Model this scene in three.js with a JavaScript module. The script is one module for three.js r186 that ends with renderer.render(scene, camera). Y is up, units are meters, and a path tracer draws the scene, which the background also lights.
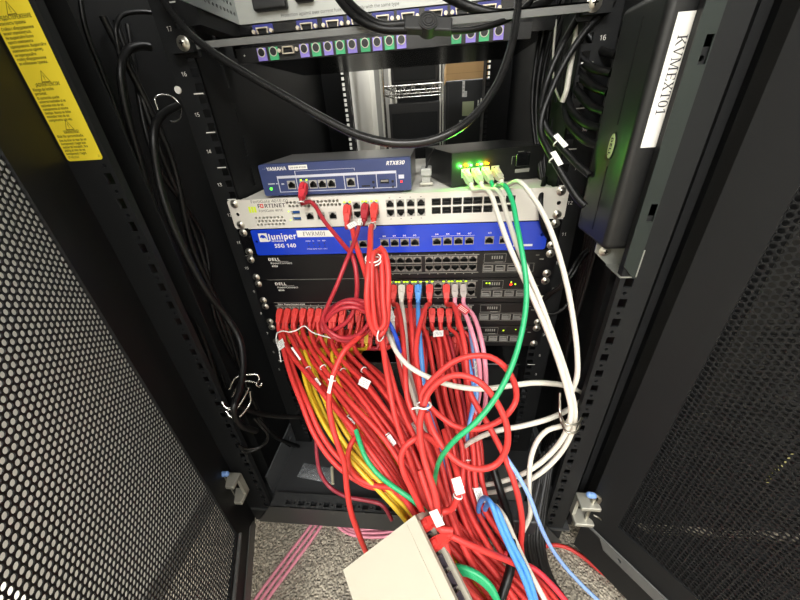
import * as THREE from 'three';
import { RoundedBoxGeometry } from 'three/addons/geometries/RoundedBoxGeometry.js';
import { mergeGeometries, toCreasedNormals } from 'three/addons/utils/BufferGeometryUtils.js';
import { FontLoader } from 'three/addons/loaders/FontLoader.js';
import { TextGeometry } from 'three/addons/geometries/TextGeometry.js';
import { RectAreaLightUniformsLib } from 'three/addons/lights/RectAreaLightUniformsLib.js';

// ------------------------------------------------------------------ camera, light, exposure
// x: right along the rack front, y: up from the carpet, z: out of the rack towards the photographer.
// z = 0 is the face of the mounting rails, Y0 the height of the bottom of rack unit 1.
const Y0 = 0.1, U = 0.04445;
const scene = new THREE.Scene();
const FOCAL = 326.8;                                   // pixels, 800 x 600 frame
const camera = new THREE.PerspectiveCamera(2 * Math.atan(300 / FOCAL) * 180 / Math.PI, 4 / 3, 0.01, 50);
camera.rotation.order = 'YXZ';
camera.rotation.set(-30.03 * Math.PI / 180, 7.22 * Math.PI / 180, -3.93 * Math.PI / 180);
camera.position.set(0.0652, Y0 + 0.6326, 0.4701);
camera.updateMatrixWorld(true);
scene.add(camera);
const renderer = new THREE.WebGLRenderer({ antialias: true });
renderer.toneMapping = THREE.LinearToneMapping;
renderer.toneMappingExposure = 1.03;
renderer.shadowMap.enabled = true;
scene.background = new THREE.Color(0x000000);
RectAreaLightUniformsLib.init();
const CEIL = 2.55;
function panelLight(x, z, w, d, power) {               // the light of one ceiling panel
  const l = new THREE.RectAreaLight(0xfffefc, power, w, d);
  l.position.set(x, CEIL - 0.035, z); l.rotation.x = -Math.PI / 2; scene.add(l);
}
const LIGHTS = [[-0.75, 1.75, 1.2, 0.6, 8], [0.75, 1.75, 1.2, 0.6, 21], [-0.35, 2.85, 1.2, 0.6, 40], [0.3, -1.7, 1.2, 0.5, 30]];
for (const a of LIGHTS) panelLight(...a);

// ------------------------------------------------------------------ helpers
let seed = 7;
const rnd = () => { seed = (seed * 1664525 + 1013904223) >>> 0; return seed / 4294967296; };
const jit = a => (rnd() - 0.5) * 2 * a;
const V = (x, y, z) => new THREE.Vector3(x, y, z);
function pixelRay(px, py) {                             // direction with unit depth along the optical axis
  return V((px - 400) / FOCAL, -(py - 300) / FOCAL, -1).applyQuaternion(camera.quaternion);
}
const D = (px, py, d) => camera.position.clone().addScaledVector(pixelRay(px, py), d);
function onAxis(px, py, axis, value) {
  const r = pixelRay(px, py), t = (value - camera.position[axis]) / r[axis];
  return camera.position.clone().addScaledVector(r, t);
}
const Zp = (px, py, z) => onAxis(px, py, 'z', z);
const Yp = (px, py, y) => onAxis(px, py, 'y', y);
const Xp = (px, py, x) => onAxis(px, py, 'x', x);

const taken = {};
function numbered(n) { const k = taken[n] = (taken[n] ?? -1) + 1; return k ? n + '_' + String(k).padStart(3, '0') : n; }
function dress(o) { o.traverse(c => { if (c.isMesh) { c.castShadow = true; c.receiveShadow = true; } }); }
function tag(o, label, category, group) { o.userData.label = label; o.userData.category = category; if (group) o.userData.group = group; return o; }
function thing(name, label, category, pos = [0, 0, 0], group) {
  const o = new THREE.Group(); o.name = numbered(name); o.position.set(...pos); scene.add(o);
  return tag(o, label, category, group);
}
function part(name, geo, m, parent, label) {
  const o = new THREE.Mesh(geo, m); o.name = name; parent.add(o); if (label) o.userData.label = label; return o;
}
function struct(name, geo, m) { const o = new THREE.Mesh(geo, m); o.name = name; o.userData.kind = 'structure'; scene.add(o); return o; }
function bx(w, h, d, x = 0, y = 0, z = 0) { const g = new THREE.BoxGeometry(w, h, d); g.translate(x, y, z); return g; }
function b2(x0, x1, y0, y1, z0, z1) { return bx(x1 - x0, y1 - y0, z1 - z0, (x0 + x1) / 2, (y0 + y1) / 2, (z0 + z1) / 2); }
function rbx(w, h, d, r, x = 0, y = 0, z = 0) { const g = new RoundedBoxGeometry(w, h, d, 3, r); g.translate(x, y, z); return g; }
function cyl(r0, r1, h, n, x = 0, y = 0, z = 0, axis = 'y') {
  const g = new THREE.CylinderGeometry(r0, r1, h, n);
  if (axis === 'z') g.rotateX(Math.PI / 2); if (axis === 'x') g.rotateZ(Math.PI / 2);
  g.translate(x, y, z); return g;
}
function merge(list) {
  return mergeGeometries(list.map(g => { const n = g.index ? g.toNonIndexed() : g.clone(); for (const k of Object.keys(n.attributes)) if (!['position', 'normal', 'uv'].includes(k)) n.deleteAttribute(k); return n; }));
}
function colored(list) {                                // [geometry, linear rgb] pairs -> one geometry with vertex colours
  return mergeGeometries(list.map(([g, c]) => {
    const n = g.index ? g.toNonIndexed() : g.clone(), a = new Float32Array(n.attributes.position.count * 3);
    const k = new THREE.Color(c); for (let i = 0; i < a.length; i += 3) { a[i] = k.r; a[i + 1] = k.g; a[i + 2] = k.b; }
    n.setAttribute('color', new THREE.BufferAttribute(a, 3)); return n;
  }));
}
function rectShape(x0, x1, y0, y1, r = 0) {
  const s = new THREE.Shape();
  if (!r) { s.moveTo(x0, y0); s.lineTo(x1, y0); s.lineTo(x1, y1); s.lineTo(x0, y1); s.lineTo(x0, y0); return s; }
  s.moveTo(x0 + r, y0); s.lineTo(x1 - r, y0); s.absarc(x1 - r, y0 + r, r, -Math.PI / 2, 0); s.lineTo(x1, y1 - r); s.absarc(x1 - r, y1 - r, r, 0, Math.PI / 2);
  s.lineTo(x0 + r, y1); s.absarc(x0 + r, y1 - r, r, Math.PI / 2, Math.PI); s.lineTo(x0, y0 + r); s.absarc(x0 + r, y0 + r, r, Math.PI, Math.PI * 1.5); return s;
}
function rectHole(x0, x1, y0, y1) { const p = new THREE.Path(); p.moveTo(x0, y0); p.lineTo(x0, y1); p.lineTo(x1, y1); p.lineTo(x1, y0); p.lineTo(x0, y0); return p; }
function ringHole(x, y, r, n = 8) { const p = new THREE.Path(); for (let i = 0; i <= n; i++) { const a = -i / n * Math.PI * 2; p[i ? 'lineTo' : 'moveTo'](x + r * Math.cos(a), y + r * Math.sin(a)); } return p; }
function slab(shape, z0, z1, bevel = 0) {               // extruded between two z planes
  const g = new THREE.ExtrudeGeometry(shape, { depth: z1 - z0 - 2 * bevel, bevelEnabled: bevel > 0, bevelSize: bevel, bevelThickness: bevel, bevelOffset: -bevel, bevelSegments: 2, curveSegments: 6 });
  g.translate(0, 0, z0 + bevel); return g;
}
function curveOf(pts) { return new THREE.CatmullRomCurve3(pts, false, 'centripetal'); }
function tube(pts, r, seg, radial = 8) {
  const c = curveOf(pts); seg = seg || Math.max(8, Math.round(c.getLength() / 0.006));
  const g = new THREE.TubeGeometry(c, Math.min(seg, 220), r, radial, false);
  const caps = [0, 1].map(t => { const k = new THREE.CircleGeometry(r, radial); const q = new THREE.Quaternion().setFromUnitVectors(V(0, 0, 1), c.getTangentAt(t).multiplyScalar(t ? 1 : -1)); k.applyQuaternion(q); const p = c.getPointAt(t); k.translate(p.x, p.y, p.z); return k; });
  return merge([g, ...caps]);
}
const M = {};
function mat(key, color, roughness, extra = {}) { return M[key] ??= new THREE.MeshPhysicalMaterial({ name: key, color, roughness, ...extra }); }
function noiseTexture(size, base, amps, srgb = true, wrap = 1) {   // layered value noise, tileable
  const data = new Uint8Array(size * size * 4), lat = amps.map(([n]) => Array.from({ length: n * n }, () => rnd() - 0.5));
  const sm = t => t * t * (3 - 2 * t);
  for (let y = 0; y < size; y++) for (let x = 0; x < size; x++) {
    let v = 0;
    amps.forEach(([n, a], k) => {
      const fx = x / size * n, fy = y / size * n, x0 = Math.floor(fx), y0 = Math.floor(fy), tx = sm(fx - x0), ty = sm(fy - y0), L = lat[k], g = (i, j) => L[((j + n) % n) * n + (i + n) % n];
      v += a * ((g(x0, y0) * (1 - tx) + g(x0 + 1, y0) * tx) * (1 - ty) + (g(x0, y0 + 1) * (1 - tx) + g(x0 + 1, y0 + 1) * tx) * ty);
    });
    for (let c = 0; c < 3; c++) data[(y * size + x) * 4 + c] = Math.max(0, Math.min(255, base[c] * (1 + v)));
    data[(y * size + x) * 4 + 3] = 255;
  }
  const t = new THREE.DataTexture(data, size, size); t.wrapS = t.wrapT = THREE.RepeatWrapping; t.magFilter = THREE.LinearFilter; t.minFilter = THREE.LinearFilter;
  t.repeat.set(wrap, wrap); if (srgb) t.colorSpace = THREE.SRGBColorSpace; t.needsUpdate = true; return t;
}
function canvasTexture(w, h, draw) {
  const c = document.createElement('canvas'); c.width = w; c.height = h; draw(c.getContext('2d'), w, h);
  const t = new THREE.CanvasTexture(c); t.colorSpace = THREE.SRGBColorSpace; return t;
}
const fonts = {};
for (const k of ['sans_bold', 'sans_regular', 'serif_regular', 'serif_bold']) fonts[k] = await new FontLoader().loadAsync(`fonts/droid/droid_${k}.typeface.json`);
function text(str, size, x, y, z, font = 'sans_bold', { sx = 1, skew = 0, center = false } = {}) {
  const g = new TextGeometry(str, { font: fonts[font], size, depth: 0.00015, curveSegments: 3, bevelEnabled: false });
  g.computeBoundingBox(); const w = g.boundingBox.max.x; g.scale(sx, 1, 1);
  if (skew) { const p = g.attributes.position; for (let i = 0; i < p.count; i++) p.setX(i, p.getX(i) + skew * p.getY(i)); }
  g.translate(x - (center ? w * sx / 2 : 0), y, z); return g;
}
// cross-section loft along z: rings of [z, half width, half height, y offset]
function loft(rings, n = 12) {
  const pos = [], idx = [];
  for (const [z, w, h, oy = 0] of rings) for (let i = 0; i < n; i++) {
    const a = (i + 0.5) / n * Math.PI * 2, c = Math.cos(a), s = Math.sin(a), k = 1 / Math.pow(Math.pow(Math.abs(c), 5) + Math.pow(Math.abs(s), 5), 0.2);
    pos.push(c * k * w, s * k * h + oy, z);
  }
  const m = rings.length;
  for (let r = 0; r < m - 1; r++) for (let i = 0; i < n; i++) { const a = r * n + i, b = r * n + (i + 1) % n; idx.push(a, b, b + n, a, b + n, a + n); }
  for (const [r, flip] of [[0, 1], [m - 1, 0]]) { for (let i = 1; i < n - 1; i++) flip ? idx.push(r * n, r * n + i + 1, r * n + i) : idx.push(r * n, r * n + i, r * n + i + 1); }
  const g = new THREE.BufferGeometry(); g.setAttribute('position', new THREE.Float32BufferAttribute(pos, 3)); g.setAttribute('uv', new THREE.Float32BufferAttribute(new Float32Array(pos.length / 3 * 2), 2)); g.setIndex(idx);
  return toCreasedNormals(g.toNonIndexed(), 0.7);
}

// ------------------------------------------------------------------ materials
const powder = noiseTexture(256, [128, 128, 128], [[128, 0.5], [64, 0.3]], false, 1);
const black = mat('black_powder_coat', 0x1e1f20, 0.5, { specularIntensity: 0.38, bumpMap: powder, bumpScale: 0.00006 });
const blackDark = black;
const greyFlange = mat('worn_grey_paint', 0x626361, 0.5);
const plasticBlack = mat('black_plastic', 0x151515, 0.42);
const rubberBlack = mat('black_rubber', 0x0f0f0f, 0.4, { specularIntensity: 0.6 });
const glossBlack = mat('gloss_black_paint', 0x111113, 0.22);
const chrome = mat('chrome_wire', 0xc9c9c4, 0.25, { metalness: 1 });
const zinc = mat('zinc_plate', 0xb4b2a6, 0.4, { metalness: 0.5 });
const steel = mat('nickel_screw', 0xb9b6ac, 0.28, { metalness: 1 });
const white = mat('white_print', 0xe9e7e0, 0.6);
const offWhite = mat('white_steel', 0xdad7cd, 0.45);
const wallPaint = mat('white_wall_paint', 0xe6e4dc, 0.8);
const redPVC = mat('red_cable_jacket', 0xce3733, 0.5);
const redDark = mat('deep_red_cable_jacket', 0xa82a34, 0.42);
const redBoot = mat('red_plug_boot', 0xd83c36, 0.5);
const yellowPVC = mat('yellow_cable_jacket', 0xd9b62c, 0.42);
const whitePVC = mat('white_cable_jacket', 0xd8d4c8, 0.45);
const greenPVC = mat('green_cable_jacket', 0x27a86c, 0.4);
const bluePVC = mat('blue_cable_jacket', 0x4f93dd, 0.42);
const paleBlue = mat('pale_blue_cable_jacket', 0x8caee6, 0.45);
const deepBlue = mat('deep_blue_cable_jacket', 0x2350c8, 0.42);
const pinkPVC = mat('pink_cable_jacket', 0xe490a4, 0.45);
const greyPVC = mat('grey_cable_jacket', 0xb3b0a6, 0.45);
const clearPlug = mat('clear_plug', 0xe6ddd8, 0.25, { transmission: 0.6, thickness: 0, roughness: 0.2 });
const tagPaper = mat('white_tag_tape', 0xffffff, 0.6, { map: canvasTexture(96, 64, (c, w, h) => { c.fillStyle = '#ecebe6'; c.fillRect(0, 0, w, h); c.fillStyle = '#8a8a88'; for (let r = 0; r < 3; r++) for (let i = 0; i < 9; i++) if ((i * 7 + r * 5) % 4) c.fillRect(14 + i * 8, 14 + r * 14, 5, 7); }) });
const vert = mat('vertex_coloured_plastic', 0xffffff, 0.4, { vertexColors: true });
function led(key, color, power) { return M[key] ??= new THREE.MeshStandardMaterial({ name: key, color: 0x111111, emissive: color, emissiveIntensity: power }); }
const ledGreen = led('green_led', 0x55ff30, 4), ledLime = led('lime_led', 0xc8ff20, 2.2), ledAmber = led('amber_led', 0xffb010, 5), ledRed = led('red_led', 0xff2a18, 5);

// ------------------------------------------------------------------ the room
const carpetTex = noiseTexture(1024, [160, 152, 137], [[260, 0.40], [130, 0.26], [40, 0.10], [7, 0.06]]);
const carpetBump = noiseTexture(1024, [128, 128, 128], [[200, 1.2], [100, 0.6]], false);
for (const t of [carpetTex, carpetBump]) t.repeat.set(2, 2);    // 0.5 m per tile, uv in metres
const carpet = mat('grey_loop_carpet', 0xffffff, 0.95, { map: carpetTex, bumpMap: carpetBump, bumpScale: 0.006 });
function metreUV(g) { const p = g.attributes.position, n = g.attributes.normal, u = []; for (let i = 0; i < p.count; i++) { const a = Math.abs(n.getX(i)), b = Math.abs(n.getY(i)); if (b > 0.5) u.push(p.getX(i), p.getZ(i)); else if (a > 0.5) u.push(p.getZ(i), p.getY(i)); else u.push(p.getX(i), p.getY(i)); } g.setAttribute('uv', new THREE.Float32BufferAttribute(u, 2)); return g; }
const RX0 = -2.2, RX1 = 2.6, RZ0 = -2.5, RZ1 = 3.4;
struct('floor', metreUV(b2(RX0 - .1, RX1 + .1, -0.1, 0, RZ0 - .1, RZ1 + .1)), carpet);
const ceilMat = mat('white_ceiling_tile', 0xe8e6e0, 0.9);
struct('ceiling', b2(RX0 - .1, RX1 + .1, CEIL, CEIL + 0.1, RZ0 - .1, RZ1 + .1), ceilMat);
struct('wall_back', b2(RX0, RX1, 0, CEIL, RZ0 - .1, RZ0), wallPaint);
struct('wall_front', b2(RX0, RX1, 0, CEIL, RZ1, RZ1 + .1), wallPaint);
struct('wall_right', b2(RX1, RX1 + .1, 0, CEIL, RZ0, RZ1), wallPaint);
struct('wall_far_left', b2(RX0 - .1, RX0, 0, CEIL, -0.1, RZ1), wallPaint);
// white pier beside the rack, seen through the holes of the left door
struct('wall_left', b2(RX0, -0.43, 0, CEIL, RZ0, 0.350), wallPaint);
struct('baseboard_left', merge([b2(RX0, -0.424, 0, 0.05, RZ0, 0.356)]), mat('grey_vinyl_base', 0x77756f, 0.6));
for (const [x, z, w, d] of LIGHTS) {
  const t = thing('ceiling_light', 'flat white fluorescent panel set in the ceiling', 'light', [x, CEIL, z], 'ceiling light panels');
  part('frame', merge([b2(-w / 2 - .03, w / 2 + .03, -0.02, 0, -d / 2 - .03, -d / 2), b2(-w / 2 - .03, w / 2 + .03, -0.02, 0, d / 2, d / 2 + .03), b2(-w / 2 - .03, -w / 2, -0.02, 0, -d / 2, d / 2), b2(w / 2, w / 2 + .03, -0.02, 0, -d / 2, d / 2)]), offWhite, t);
  part('diffuser', b2(-w / 2, w / 2, -0.012, -0.004, -d / 2, d / 2), M.diffuser ??= new THREE.MeshStandardMaterial({ name: 'lamp_diffuser', color: 0xffffff, emissive: 0xfffdf9, emissiveIntensity: 3 }), t);
}

// ------------------------------------------------------------------ the rack cabinet
const rack = thing('server_rack', 'open black steel server rack with perforated double doors, full of network gear', 'server rack');
const RTOP = 1.98;
function postGeo(s) {                                    // s = -1 left, +1 right
  const xi = 0.254, xo = s < 0 ? 0.301 : 0.287, sh = rectShape(xi, xo, 0.03, RTOP - 0.05);
  for (let k = 0; k < 74; k++) { const y = Y0 - 0.0397 + 0.025 * k + 0.03; if (y < 0.06) continue; sh.holes.push(rectHole(0.259, 0.2675, y - 0.0055, y + 0.0055), ringHole(0.2625, y + 0.0125, 0.0021)); }
  const g = merge([slab(sh, 0.1475, 0.15), b2(xi, xi + 0.0018, 0.03, RTOP - 0.05, 0.142, 0.1475), b2(xo - 0.002, xo, 0.03, RTOP - 0.05, 0.06, 0.1475), b2(xi + 0.016, xo, 0.03, RTOP - 0.05, 0.1, 0.102)]);
  if (s < 0) { g.scale(-1, 1, 1); flip(g); }
  return g;
}
function flip(g) { const p = g.attributes.position, n = g.attributes.normal, u = g.attributes.uv; for (let i = 0; i < p.count; i += 3) for (const a of [p, n, u]) { if (!a) continue; for (let c = 0; c < a.itemSize; c++) { const t = a.array[(i + 1) * a.itemSize + c]; a.array[(i + 1) * a.itemSize + c] = a.array[(i + 2) * a.itemSize + c]; a.array[(i + 2) * a.itemSize + c] = t; } } return g; }
const posts = {};
for (const s of [-1, 1]) posts[s] = part('post', postGeo(s), black, rack);
// yellow warning label on the post
const warn = canvasTexture(420, 1400, (c, w, h) => {
  c.fillStyle = '#f4dd38'; c.fillRect(0, 0, w, h); c.fillStyle = '#2a2406'; c.strokeStyle = '#4a4010';
  const tri = y => { c.lineWidth = 5; c.beginPath(); c.moveTo(w / 2, y); c.lineTo(w / 2 + 44, y + 74); c.lineTo(w / 2 - 44, y + 74); c.closePath(); c.stroke(); c.fillRect(w / 2 - 3, y + 26, 6, 26); c.fillRect(w / 2 - 3, y + 57, 6, 7); };
  const block = (y, title, bold, lines) => {
    tri(y); y += 104; c.textAlign = 'center'; c.font = 'bold 36px sans-serif'; c.fillText(title, w / 2, y, w - 40); y += 30; c.textAlign = 'left'; c.font = 'bold 29px sans-serif';
    for (const l of bold) { c.fillText(l, 26, y, w - 46); y += 28; } y += 4; c.font = 'bold 26px sans-serif'; for (const l of lines) { c.fillText(l, 26, y, w - 46); y += 27.5; } return y;
  };
  block(285, 'ПРЕДОСТЕРЕЖЕНИЕ', ['Опасность травмы'], ['Стойка с оборудованием', 'может опрокинуться.', 'Не выдвигайте более', 'одного компонента', 'одновременно. Выдвигайте', 'компоненты по одному,', 'не перегружайте', 'стойку оборудованием', 'во избежание травмы.']);
  block(718, '¡ADVERTENCIA!', ['Riesgo de lesión', 'personal.'], ['El contenido puede', 'volverse inestable si se', 'extiende más de un', 'componente al mismo', 'tiempo. Nunca se debe', 'extender más de un', 'componente a la vez.']);
  block(1072, 'VARNING!', ['Risk för personskada.'], ['Om du drar ut mer än en', 'komponent i taget kan', 'racket bli instabilt. Dra', 'aldrig ut mer än en', 'komponent i taget.']);
  c.font = '24px sans-serif'; c.fillText('CP-06L2024', 26, 1376); c.fillText('-2', 372, 1376);
});
{
  const w = 0.0395, h = 0.150, g = slab(rectShape(-w / 2, w / 2, 0, h, 0.003), 0, 0.0003), p = g.attributes.position, u = [];
  for (let i = 0; i < p.count; i++) u.push(p.getX(i) / w + 0.5, p.getY(i) / h);
  g.setAttribute('uv', new THREE.Float32BufferAttribute(u, 2));
  g.translate(-0.2793, Y0 + 0.6085, 0.1501);
  part('warning_label', g, mat('yellow_warning_sticker', 0xffffff, 0.55, { map: warn }), posts[-1], 'yellow sticker with black warning text');
}
// mounting rails with square holes, unit marks and numbers
function railGeo(z, depth) {
  const sh = rectShape(z < 0 ? -0.3034 : -0.2625, -0.2255, Y0 - 0.03, Y0 + 42 * U);
  for (let n = 0; n < 42; n++) for (const o of [0.00635, 0.02223, 0.0381]) sh.holes.push(rectHole(-0.23735, -0.22785, Y0 + n * U + o - 0.0047, Y0 + n * U + o + 0.0047));
  const side = rectShape(0, 0.075, Y0 - 0.03, Y0 + 42 * U);
  for (let n = 0; n < 42; n++) side.holes.push(rectHole(0.052, 0.062, Y0 + n * U + 0.008, Y0 + n * U + 0.034));
  const sg = slab(side, 0, 0.0016); sg.rotateY(Math.PI / 2); sg.translate(-0.2271, 0, z);
  return merge([slab(sh, z - 0.002, z), sg]);
}
for (const s of [-1, 1]) for (const z of [0, -0.79]) {
  let g = railGeo(z); if (s > 0) { g.scale(-1, 1, 1); flip(g); }
  const r = part('mounting_rail', g, blackDark, rack);
  if (z === 0) for (let n = 1; n < 24; n++) {
    if (n > 4) part('unit_mark', b2(s * 0.236 - 0.0065, s * 0.236 + 0.0065, Y0 + n * U - 0.0006, Y0 + n * U + 0.0006, 0, 0.0002), white, r);
    if (n > 4) part('unit_number', text(String(n), 0.0046, s * 0.2475, Y0 + (n - 0.5) * U - 0.003, 0, 'sans_regular', { center: true }), white, r);
  }
}
part('side_panel', b2(-0.312, -0.3035, 0.05, RTOP, -0.9, 0.13), blackDark, rack);
part('side_panel', b2(0.3035, 0.312, 0.05, RTOP, -0.9, 0.13), blackDark, rack);
part('top_panel', b2(-0.312, 0.312, RTOP, RTOP + 0.02, -0.9, 0.15), blackDark, rack);
// base: perforated front lip, plate and side sills
{
  const sh = rectShape(-0.252, 0.252, 0.128, 0.156);
  for (let k = -9; k <= 9; k++) { const x = 0.0075 + k * 0.025; sh.holes.push(rectHole(x - 0.0058, x + 0.0058, 0.142, 0.1505), ringHole(x + 0.0125, 0.1465, 0.0022)); }
  const g = slab(sh, 0, 0.002); g.rotateX(-Math.PI / 2); g.scale(1, 1, -1); flip(g.index ? g : g);
  g.translate(0, Y0 - 0.006, 0);
  part('base_lip', merge([g, slab((() => { const f = new THREE.Shape(); f.moveTo(-0.29, Y0 - 0.062); f.lineTo(0.29, Y0 - 0.062); f.lineTo(0.252, Y0 - 0.004); f.lineTo(-0.252, Y0 - 0.004); f.lineTo(-0.29, Y0 - 0.062); return f; })(), 0.1545, 0.1565)]), mat('scuffed_black_steel', 0x353636, 0.45, { bumpMap: powder, bumpScale: 0.00008 }), rack);
  part('base_plate', b2(-0.298, 0.298, Y0 - 0.03, Y0 - 0.024, -0.88, 0.152), mat('dark_grey_base', 0x393a3b, 0.4), rack);
  for (const s of [-1, 1]) {
    const side = rectShape(-0.12, 0.85, 0, 0.055); for (let k = 0; k < 7; k++) side.holes.push(rectHole(k * 0.11 - 0.02, k * 0.11 - 0.006, 0.026, 0.042), rectHole(k * 0.11 + 0.004, k * 0.11 + 0.018, 0.026, 0.042));
    const sg = slab(side, 0, 0.003); sg.rotateY(Math.PI / 2); sg.rotateX(0); sg.translate(s * 0.268, Y0 - 0.024, 0);
    part('base_sill', sg, mat('grey_sill', 0x55585a, 0.45), rack);
  }
  for (const x of [-0.25, 0.25]) for (const z of [-0.8, 0.07]) part('foot', merge([cyl(0.01, 0.01, 0.06, 10, x, 0.04, z), cyl(0.022, 0.025, 0.012, 14, x, 0.006, z)]), zinc, rack);
}
// perforated doors: local u along the door from the hinge, y up, w out of the inner face
const cell = (() => {
  const p = 0.0063, R = p / Math.sqrt(3), s = new THREE.Shape();
  for (let i = 0; i <= 6; i++) { const a = i * Math.PI / 3; s[i ? 'lineTo' : 'moveTo'](R * Math.cos(a), R * Math.sin(a)); }
  s.holes.push(ringHole(0, 0, 0.00246, 12)); return slab(s, -0.0005, 0.0005);
})();
function door(hx, hz, angle, side, label) {
  // frame of reference: u axis = (sin a, 0, cos a); inner face looks to the opening side
  const root = new THREE.Group();
  const U1 = 0.296, u0 = side < 0 ? 0.062 : 0.042, yb = Y0 - 0.062, yp = Y0 + (side < 0 ? 0.03 : 0.072), yt = RTOP - 0.05;
  const frame = merge([
    b2(side < 0 ? -0.014 : 0, u0, yb, yt, -0.002, 0.0012), b2(U1 - 0.014, U1, yb, yt, -0.002, 0.0012), b2(u0, U1 - 0.014, yb, yp, -0.002, 0.0012), b2(u0, U1 - 0.014, yt - 0.06, yt, -0.002, 0.0012),
    b2(0, 0.002, yb, yt, -0.024, -0.002), b2(U1 - 0.002, U1, yb, yt, -0.024, -0.002), b2(0, U1, yb, yb + 0.002, -0.024, -0.002)]);
  const d = part('door', frame, black, rack, label);
  const a = side < 0 ? angle : angle;
  // rows of holes
  const p = 0.0063, rows = [], du = p * Math.sqrt(3) / 2;
  for (let i = 0, u = u0 + 0.0029; u < U1 - 0.012; u += du, i++) for (let y = yp + (i % 2 ? p / 2 : 0); y < yt - 0.055; y += p) rows.push([u, y]);
  const im = new THREE.InstancedMesh(cell, black, rows.length), m4 = new THREE.Matrix4();
  rows.forEach(([u, y], i) => im.setMatrixAt(i, m4.makeTranslation(u, y, -0.0014)));
  im.name = 'perforated_sheet'; im.userData.kind = 'stuff'; im.userData.label = 'black steel sheet punched with round holes'; d.add(im);
  // stiffening bar along the bottom of the inner face
  if (side > 0) {
    const bar = new THREE.Shape(); bar.moveTo(-0.006, 0); bar.lineTo(0.03, 0); bar.lineTo(0.04, -0.019); bar.lineTo(U1 - 0.01, -0.019); bar.lineTo(U1 - 0.01, 0.004); bar.lineTo(-0.006, 0.004); bar.lineTo(-0.006, 0);
    bar.holes.push(ringHole(0.062, -0.008, 0.0035, 10));
    const bg = slab(bar, 0.003, 0.0055); bg.translate(0, Y0 + 0.021, 0);
    part('stiffener_bar', bg, greyFlange, d, 'grey steel bar with a round hole');
  } else {
    part('stiffener_bar', merge([rbx(U1 - 0.07, 0.006, 0.006, 0.0028, 0.055 + (U1 - 0.07) / 2, Y0 + 0.018, 0.003)]), greyFlange, d);
    const fl = new THREE.Shape(); fl.moveTo(0, 0); fl.lineTo(0.0, 0.012); fl.lineTo(0.02, 0.03); fl.lineTo(U1, 0.03); fl.lineTo(U1, 0); fl.lineTo(0, 0);
    const fg = slab(fl, 0.0015, 0.0035); fg.translate(0, yb, 0); part('bottom_flange', fg, greyFlange, d);
  }
  // orient: local x -> (sin a, 0, cos a) ; local z (inner face normal) -> towards the rack's middle line
  const ux = V(Math.sin(a), 0, Math.cos(a)), uz = side < 0 ? V(Math.cos(a), 0, -Math.sin(a)) : V(-Math.cos(a), 0, Math.sin(a));
  const m = new THREE.Matrix4().makeBasis(ux, V(0, 1, 0), uz);
  if (side < 0) m.makeBasis(ux.clone(), V(0, 1, 0), uz);
  m.setPosition(hx, 0, hz);
  if (m.determinant() < 0) {                              // keep a right-handed basis: mirror the door in its own plane
    for (const o of [d, ...d.children]) if (o.isInstancedMesh) { for (let i = 0; i < o.count; i++) { o.getMatrixAt(i, m4); m4.elements[14] *= -1; o.setMatrixAt(i, m4); } } else { o.geometry.scale(1, 1, -1); flip(o.geometry.index ? (o.geometry = o.geometry.toNonIndexed()) : o.geometry); }
    m.makeBasis(ux, V(0, 1, 0), uz.clone().negate()); m.setPosition(hx, 0, hz);
  }
  d.applyMatrix4(m);
  return d;
}
const doorL = door(-0.297, 0.163, 22.7 * Math.PI / 180, -1, 'door with bright wall showing through its holes');
const doorR = door(0.311, 0.156, 37 * Math.PI / 180, 1, 'dark door swung wide open');
// hinges: zinc brackets with a lift-off pin
function hinge(s, x, y, z) {
  const g = new THREE.Group();
  const h = part('hinge', merge([rbx(0.023, 0.006, 0.02, 0.0015, 0, -0.025, 0.006), rbx(0.023, 0.006, 0.02, 0.0015, 0, 0.011, 0.006), b2(-0.0115, -0.0075, -0.026, 0.012, -0.004, 0.004)]), zinc, rack, 'zinc hinge bracket');
  part('hinge_pin', cyl(0.0022, 0.0022, 0.056, 10, 0.004, -0.004, 0.008), steel, h);
  part('pin_cap', (() => { const c = new THREE.CapsuleGeometry(0.0036, 0.005, 4, 10); c.rotateZ(Math.PI / 2 - 0.15); c.translate(-0.001, 0.029, 0.008); return c; })(), mat('blue_plastic_cap', 0x7fa4e0, 0.4), h, 'pale blue plastic cap');
  part('pin_handle', tube([V(-0.004, 0.029, 0.008), V(0.006, 0.0285, 0.008), V(0.0095, 0.025, 0.009), V(0.0085, 0.018, 0.010)], 0.0022, 16), steel, h);
  part('latch_spring', tube([V(0.006, -0.002, 0.014), V(0.012, -0.004, 0.016), V(0.017, -0.010, 0.016)], 0.0009, 10), steel, h);
  h.position.set(x, y, z); h.scale.setScalar(1.3); h.scale.x *= s; if (s < 0) { h.traverse(o => { if (o.isMesh) { o.geometry = o.geometry.index ? o.geometry.toNonIndexed() : o.geometry; o.geometry.scale(-1, 1, 1); flip(o.geometry); } }); h.scale.x = 1.3; }
  return h;
}
hinge(1, 0.303, Y0 + 0.066, 0.152);
hinge(-1, -0.288, Y0 + 0.088, 0.164);
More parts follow.
